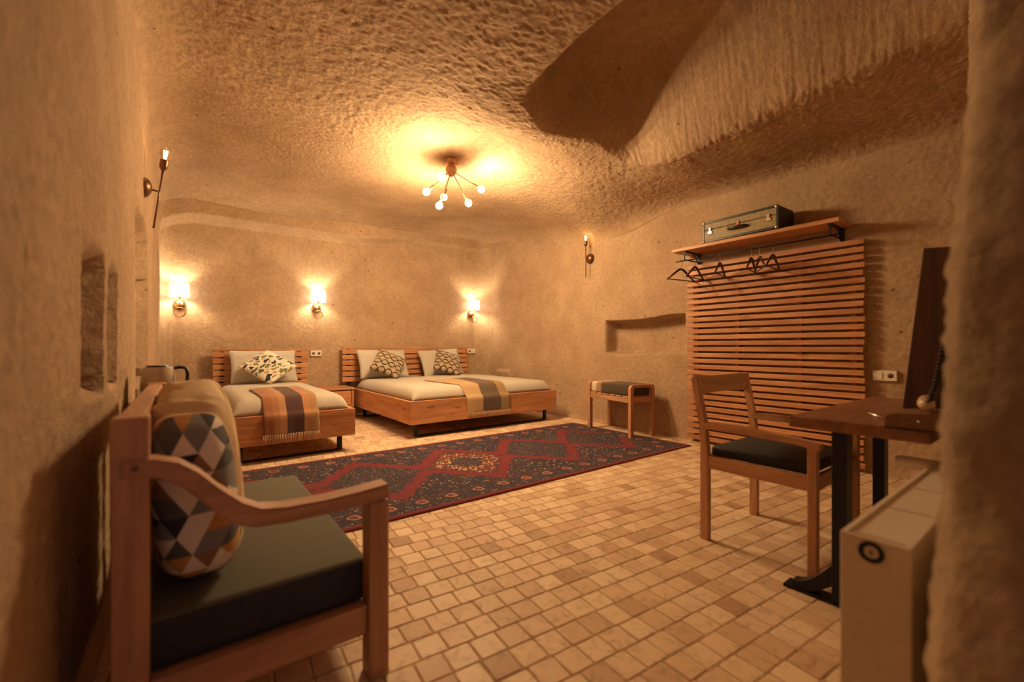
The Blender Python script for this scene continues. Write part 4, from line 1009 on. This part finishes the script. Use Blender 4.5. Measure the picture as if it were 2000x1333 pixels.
for yy in (-1, 1):
    for zz in (0.014, shh-0.012):
        c_ = BM(); sphere(c_, (-sd-0.001, yy*(sl-0.006), zz), 0.0155, 12, (0.7, 1, 1)); obj('corner_cap', c_, chrome, T, True)
    l_ = bbox(-sd-0.008, -sd, yy*0.275-0.020, yy*0.275+0.020, 0.080, 0.108, 0.002); bbox(-sd-0.011, -sd, yy*0.275-0.010, yy*0.275+0.010, 0.105, 0.140, 0.002, bm=l_)
    obj('latch', l_, chrome, T)
h_ = BM(); tube(h_, [(-sd, -0.085, 0.085), (-sd-0.022, -0.080, 0.085), (-sd-0.026, -0.05, 0.085), (-sd-0.028, 0, 0.085), (-sd-0.026, 0.05, 0.085), (-sd-0.022, 0.080, 0.085), (-sd, 0.085, 0.085)], [0.010, 0.012, 0.014, 0.015, 0.014, 0.012, 0.010], 10)
obj('handle', h_, black_plastic, T, True)
l_ = bbox(-sd-0.007, -sd, -0.014, 0.014, 0.108, 0.150, 0.002); obj('lock', l_, bronze, T)
# hangers on the rail
hang_wood = darkwood('X')
def hanger_build(first=True):
    T = thing('coat_hanger', '', 'hanger', (4.255, 2.617, 1.936), 0, 'wooden coat hangers on the rail')
    bm = BM(); hwid = 0.205
    for sxx in (-1, 1):
        tube(bm, [(0, 0, -0.085), (sxx*0.03, 0, -0.09), (sxx*0.09, 0, -0.128), (sxx*hwid, 0, -0.205)], [0.011, 0.012, 0.011, 0.0075], 8)
    obj('shoulder_bar', bm, hang_wood, T, True)
    b2 = BM(); tube(b2, [(-hwid+0.004, 0, -0.200), (hwid-0.004, 0, -0.200)], 0.0055, 8); obj('trouser_bar', b2, hang_wood, T, True)
    hk = BM(); q = []
    for k in range(13):
        an = -0.55*PI+k*PI*1.35/12
        q.append((0.0175*math.cos(an+0.35*PI)*1.0, 0, -0.005+0.0175*math.sin(an+0.35*PI)))
    q = [(0, 0, -0.085), (0, 0, -0.05), (0.012, 0, -0.024)]+[(0.0175*math.cos(t2), 0, -0.0095+0.0175*math.sin(t2)) for t2 in [(-0.25+1.25*k/10)*PI for k in range(11)]]
    tube(hk, q, 0.0022, 6); obj('hook', hk, chrome, T, True)
    return T
hl = ['wooden coat hanger at the far end of the rail, hanging free of the screen', 'second wooden coat hanger from the far end of the rail', 'lone wooden coat hanger between the far pair and the near trio',
      'wooden coat hanger of the near trio, farthest from the camera', 'wooden coat hanger in the middle of the near trio', 'wooden coat hanger nearest the camera on the rail']
hb_ = [(2.60, -10), (2.44, 6), (2.18, 14), (1.885, 13), (1.815, 35), (1.70, 7)]
h0 = hanger_build()
for i, ((bb, rz), lab) in enumerate(zip(hb_, hl)):
    o = h0 if i == 0 else copy_tree(h0)
    o.location = (4.20, bb, 1.936); o.rotation_euler = (0, 0, R(rz)); o['label'] = lab

# ------------------------------------------------------------------ switch and socket plates
def plate(name, label, loc, rz, cells):
    T = thing(name, label, 'socket', loc, rz)
    n = len(cells); wd = 0.075*n
    obj('cover_plate', bbox(-wd/2, wd/2, -0.028, 0.0, -0.041, 0.041, 0.003), white_plastic, T)
    for i, k in enumerate(cells):
        x = -wd/2+0.075*(i+0.5)
        if k == 's': obj('switch', bbox(x-0.027, x+0.027, -0.033, -0.0282, -0.027, 0.027, 0.002), white_plastic, T)
        else:
            bm = BM(); lathe(bm, [(0.0, 0.0012), (0.0185, 0.0012), (0.020, 0.0), (0.0, 0.0)], 24, aim((x, -0.028, 0), (0, -1, 0)))
            so = obj('socket_well', bm, plain('shadow_grey_plastic', (0.10, 0.075, 0.06), 0.5), T, 'auto')
            for q in (-0.0095, 0.0095):
                b3 = BM(); lathe(b3, [(0, 0), (0.003, 0), (0.003, 0.004), (0, 0.004)], 8, aim((x+q, -0.0292, 0), (0, -1, 0))); obj('contact', b3, black_plastic, so)
    return T
plate('wall_socket', 'cream switch and socket plate on the right wall beside the slat screen', (A1-0.008, 0.985, 0.80), -PI/2, 'sk')
plate('wall_socket', 'cream double socket plate on the back wall right of the narrow bed', (1.535, B1-0.005, 0.935), 0, 'kk')
plate('wall_socket', 'cream socket plate on the back wall right of the wide bed', (4.17, B1-0.02, 0.955), 0, 'ks')
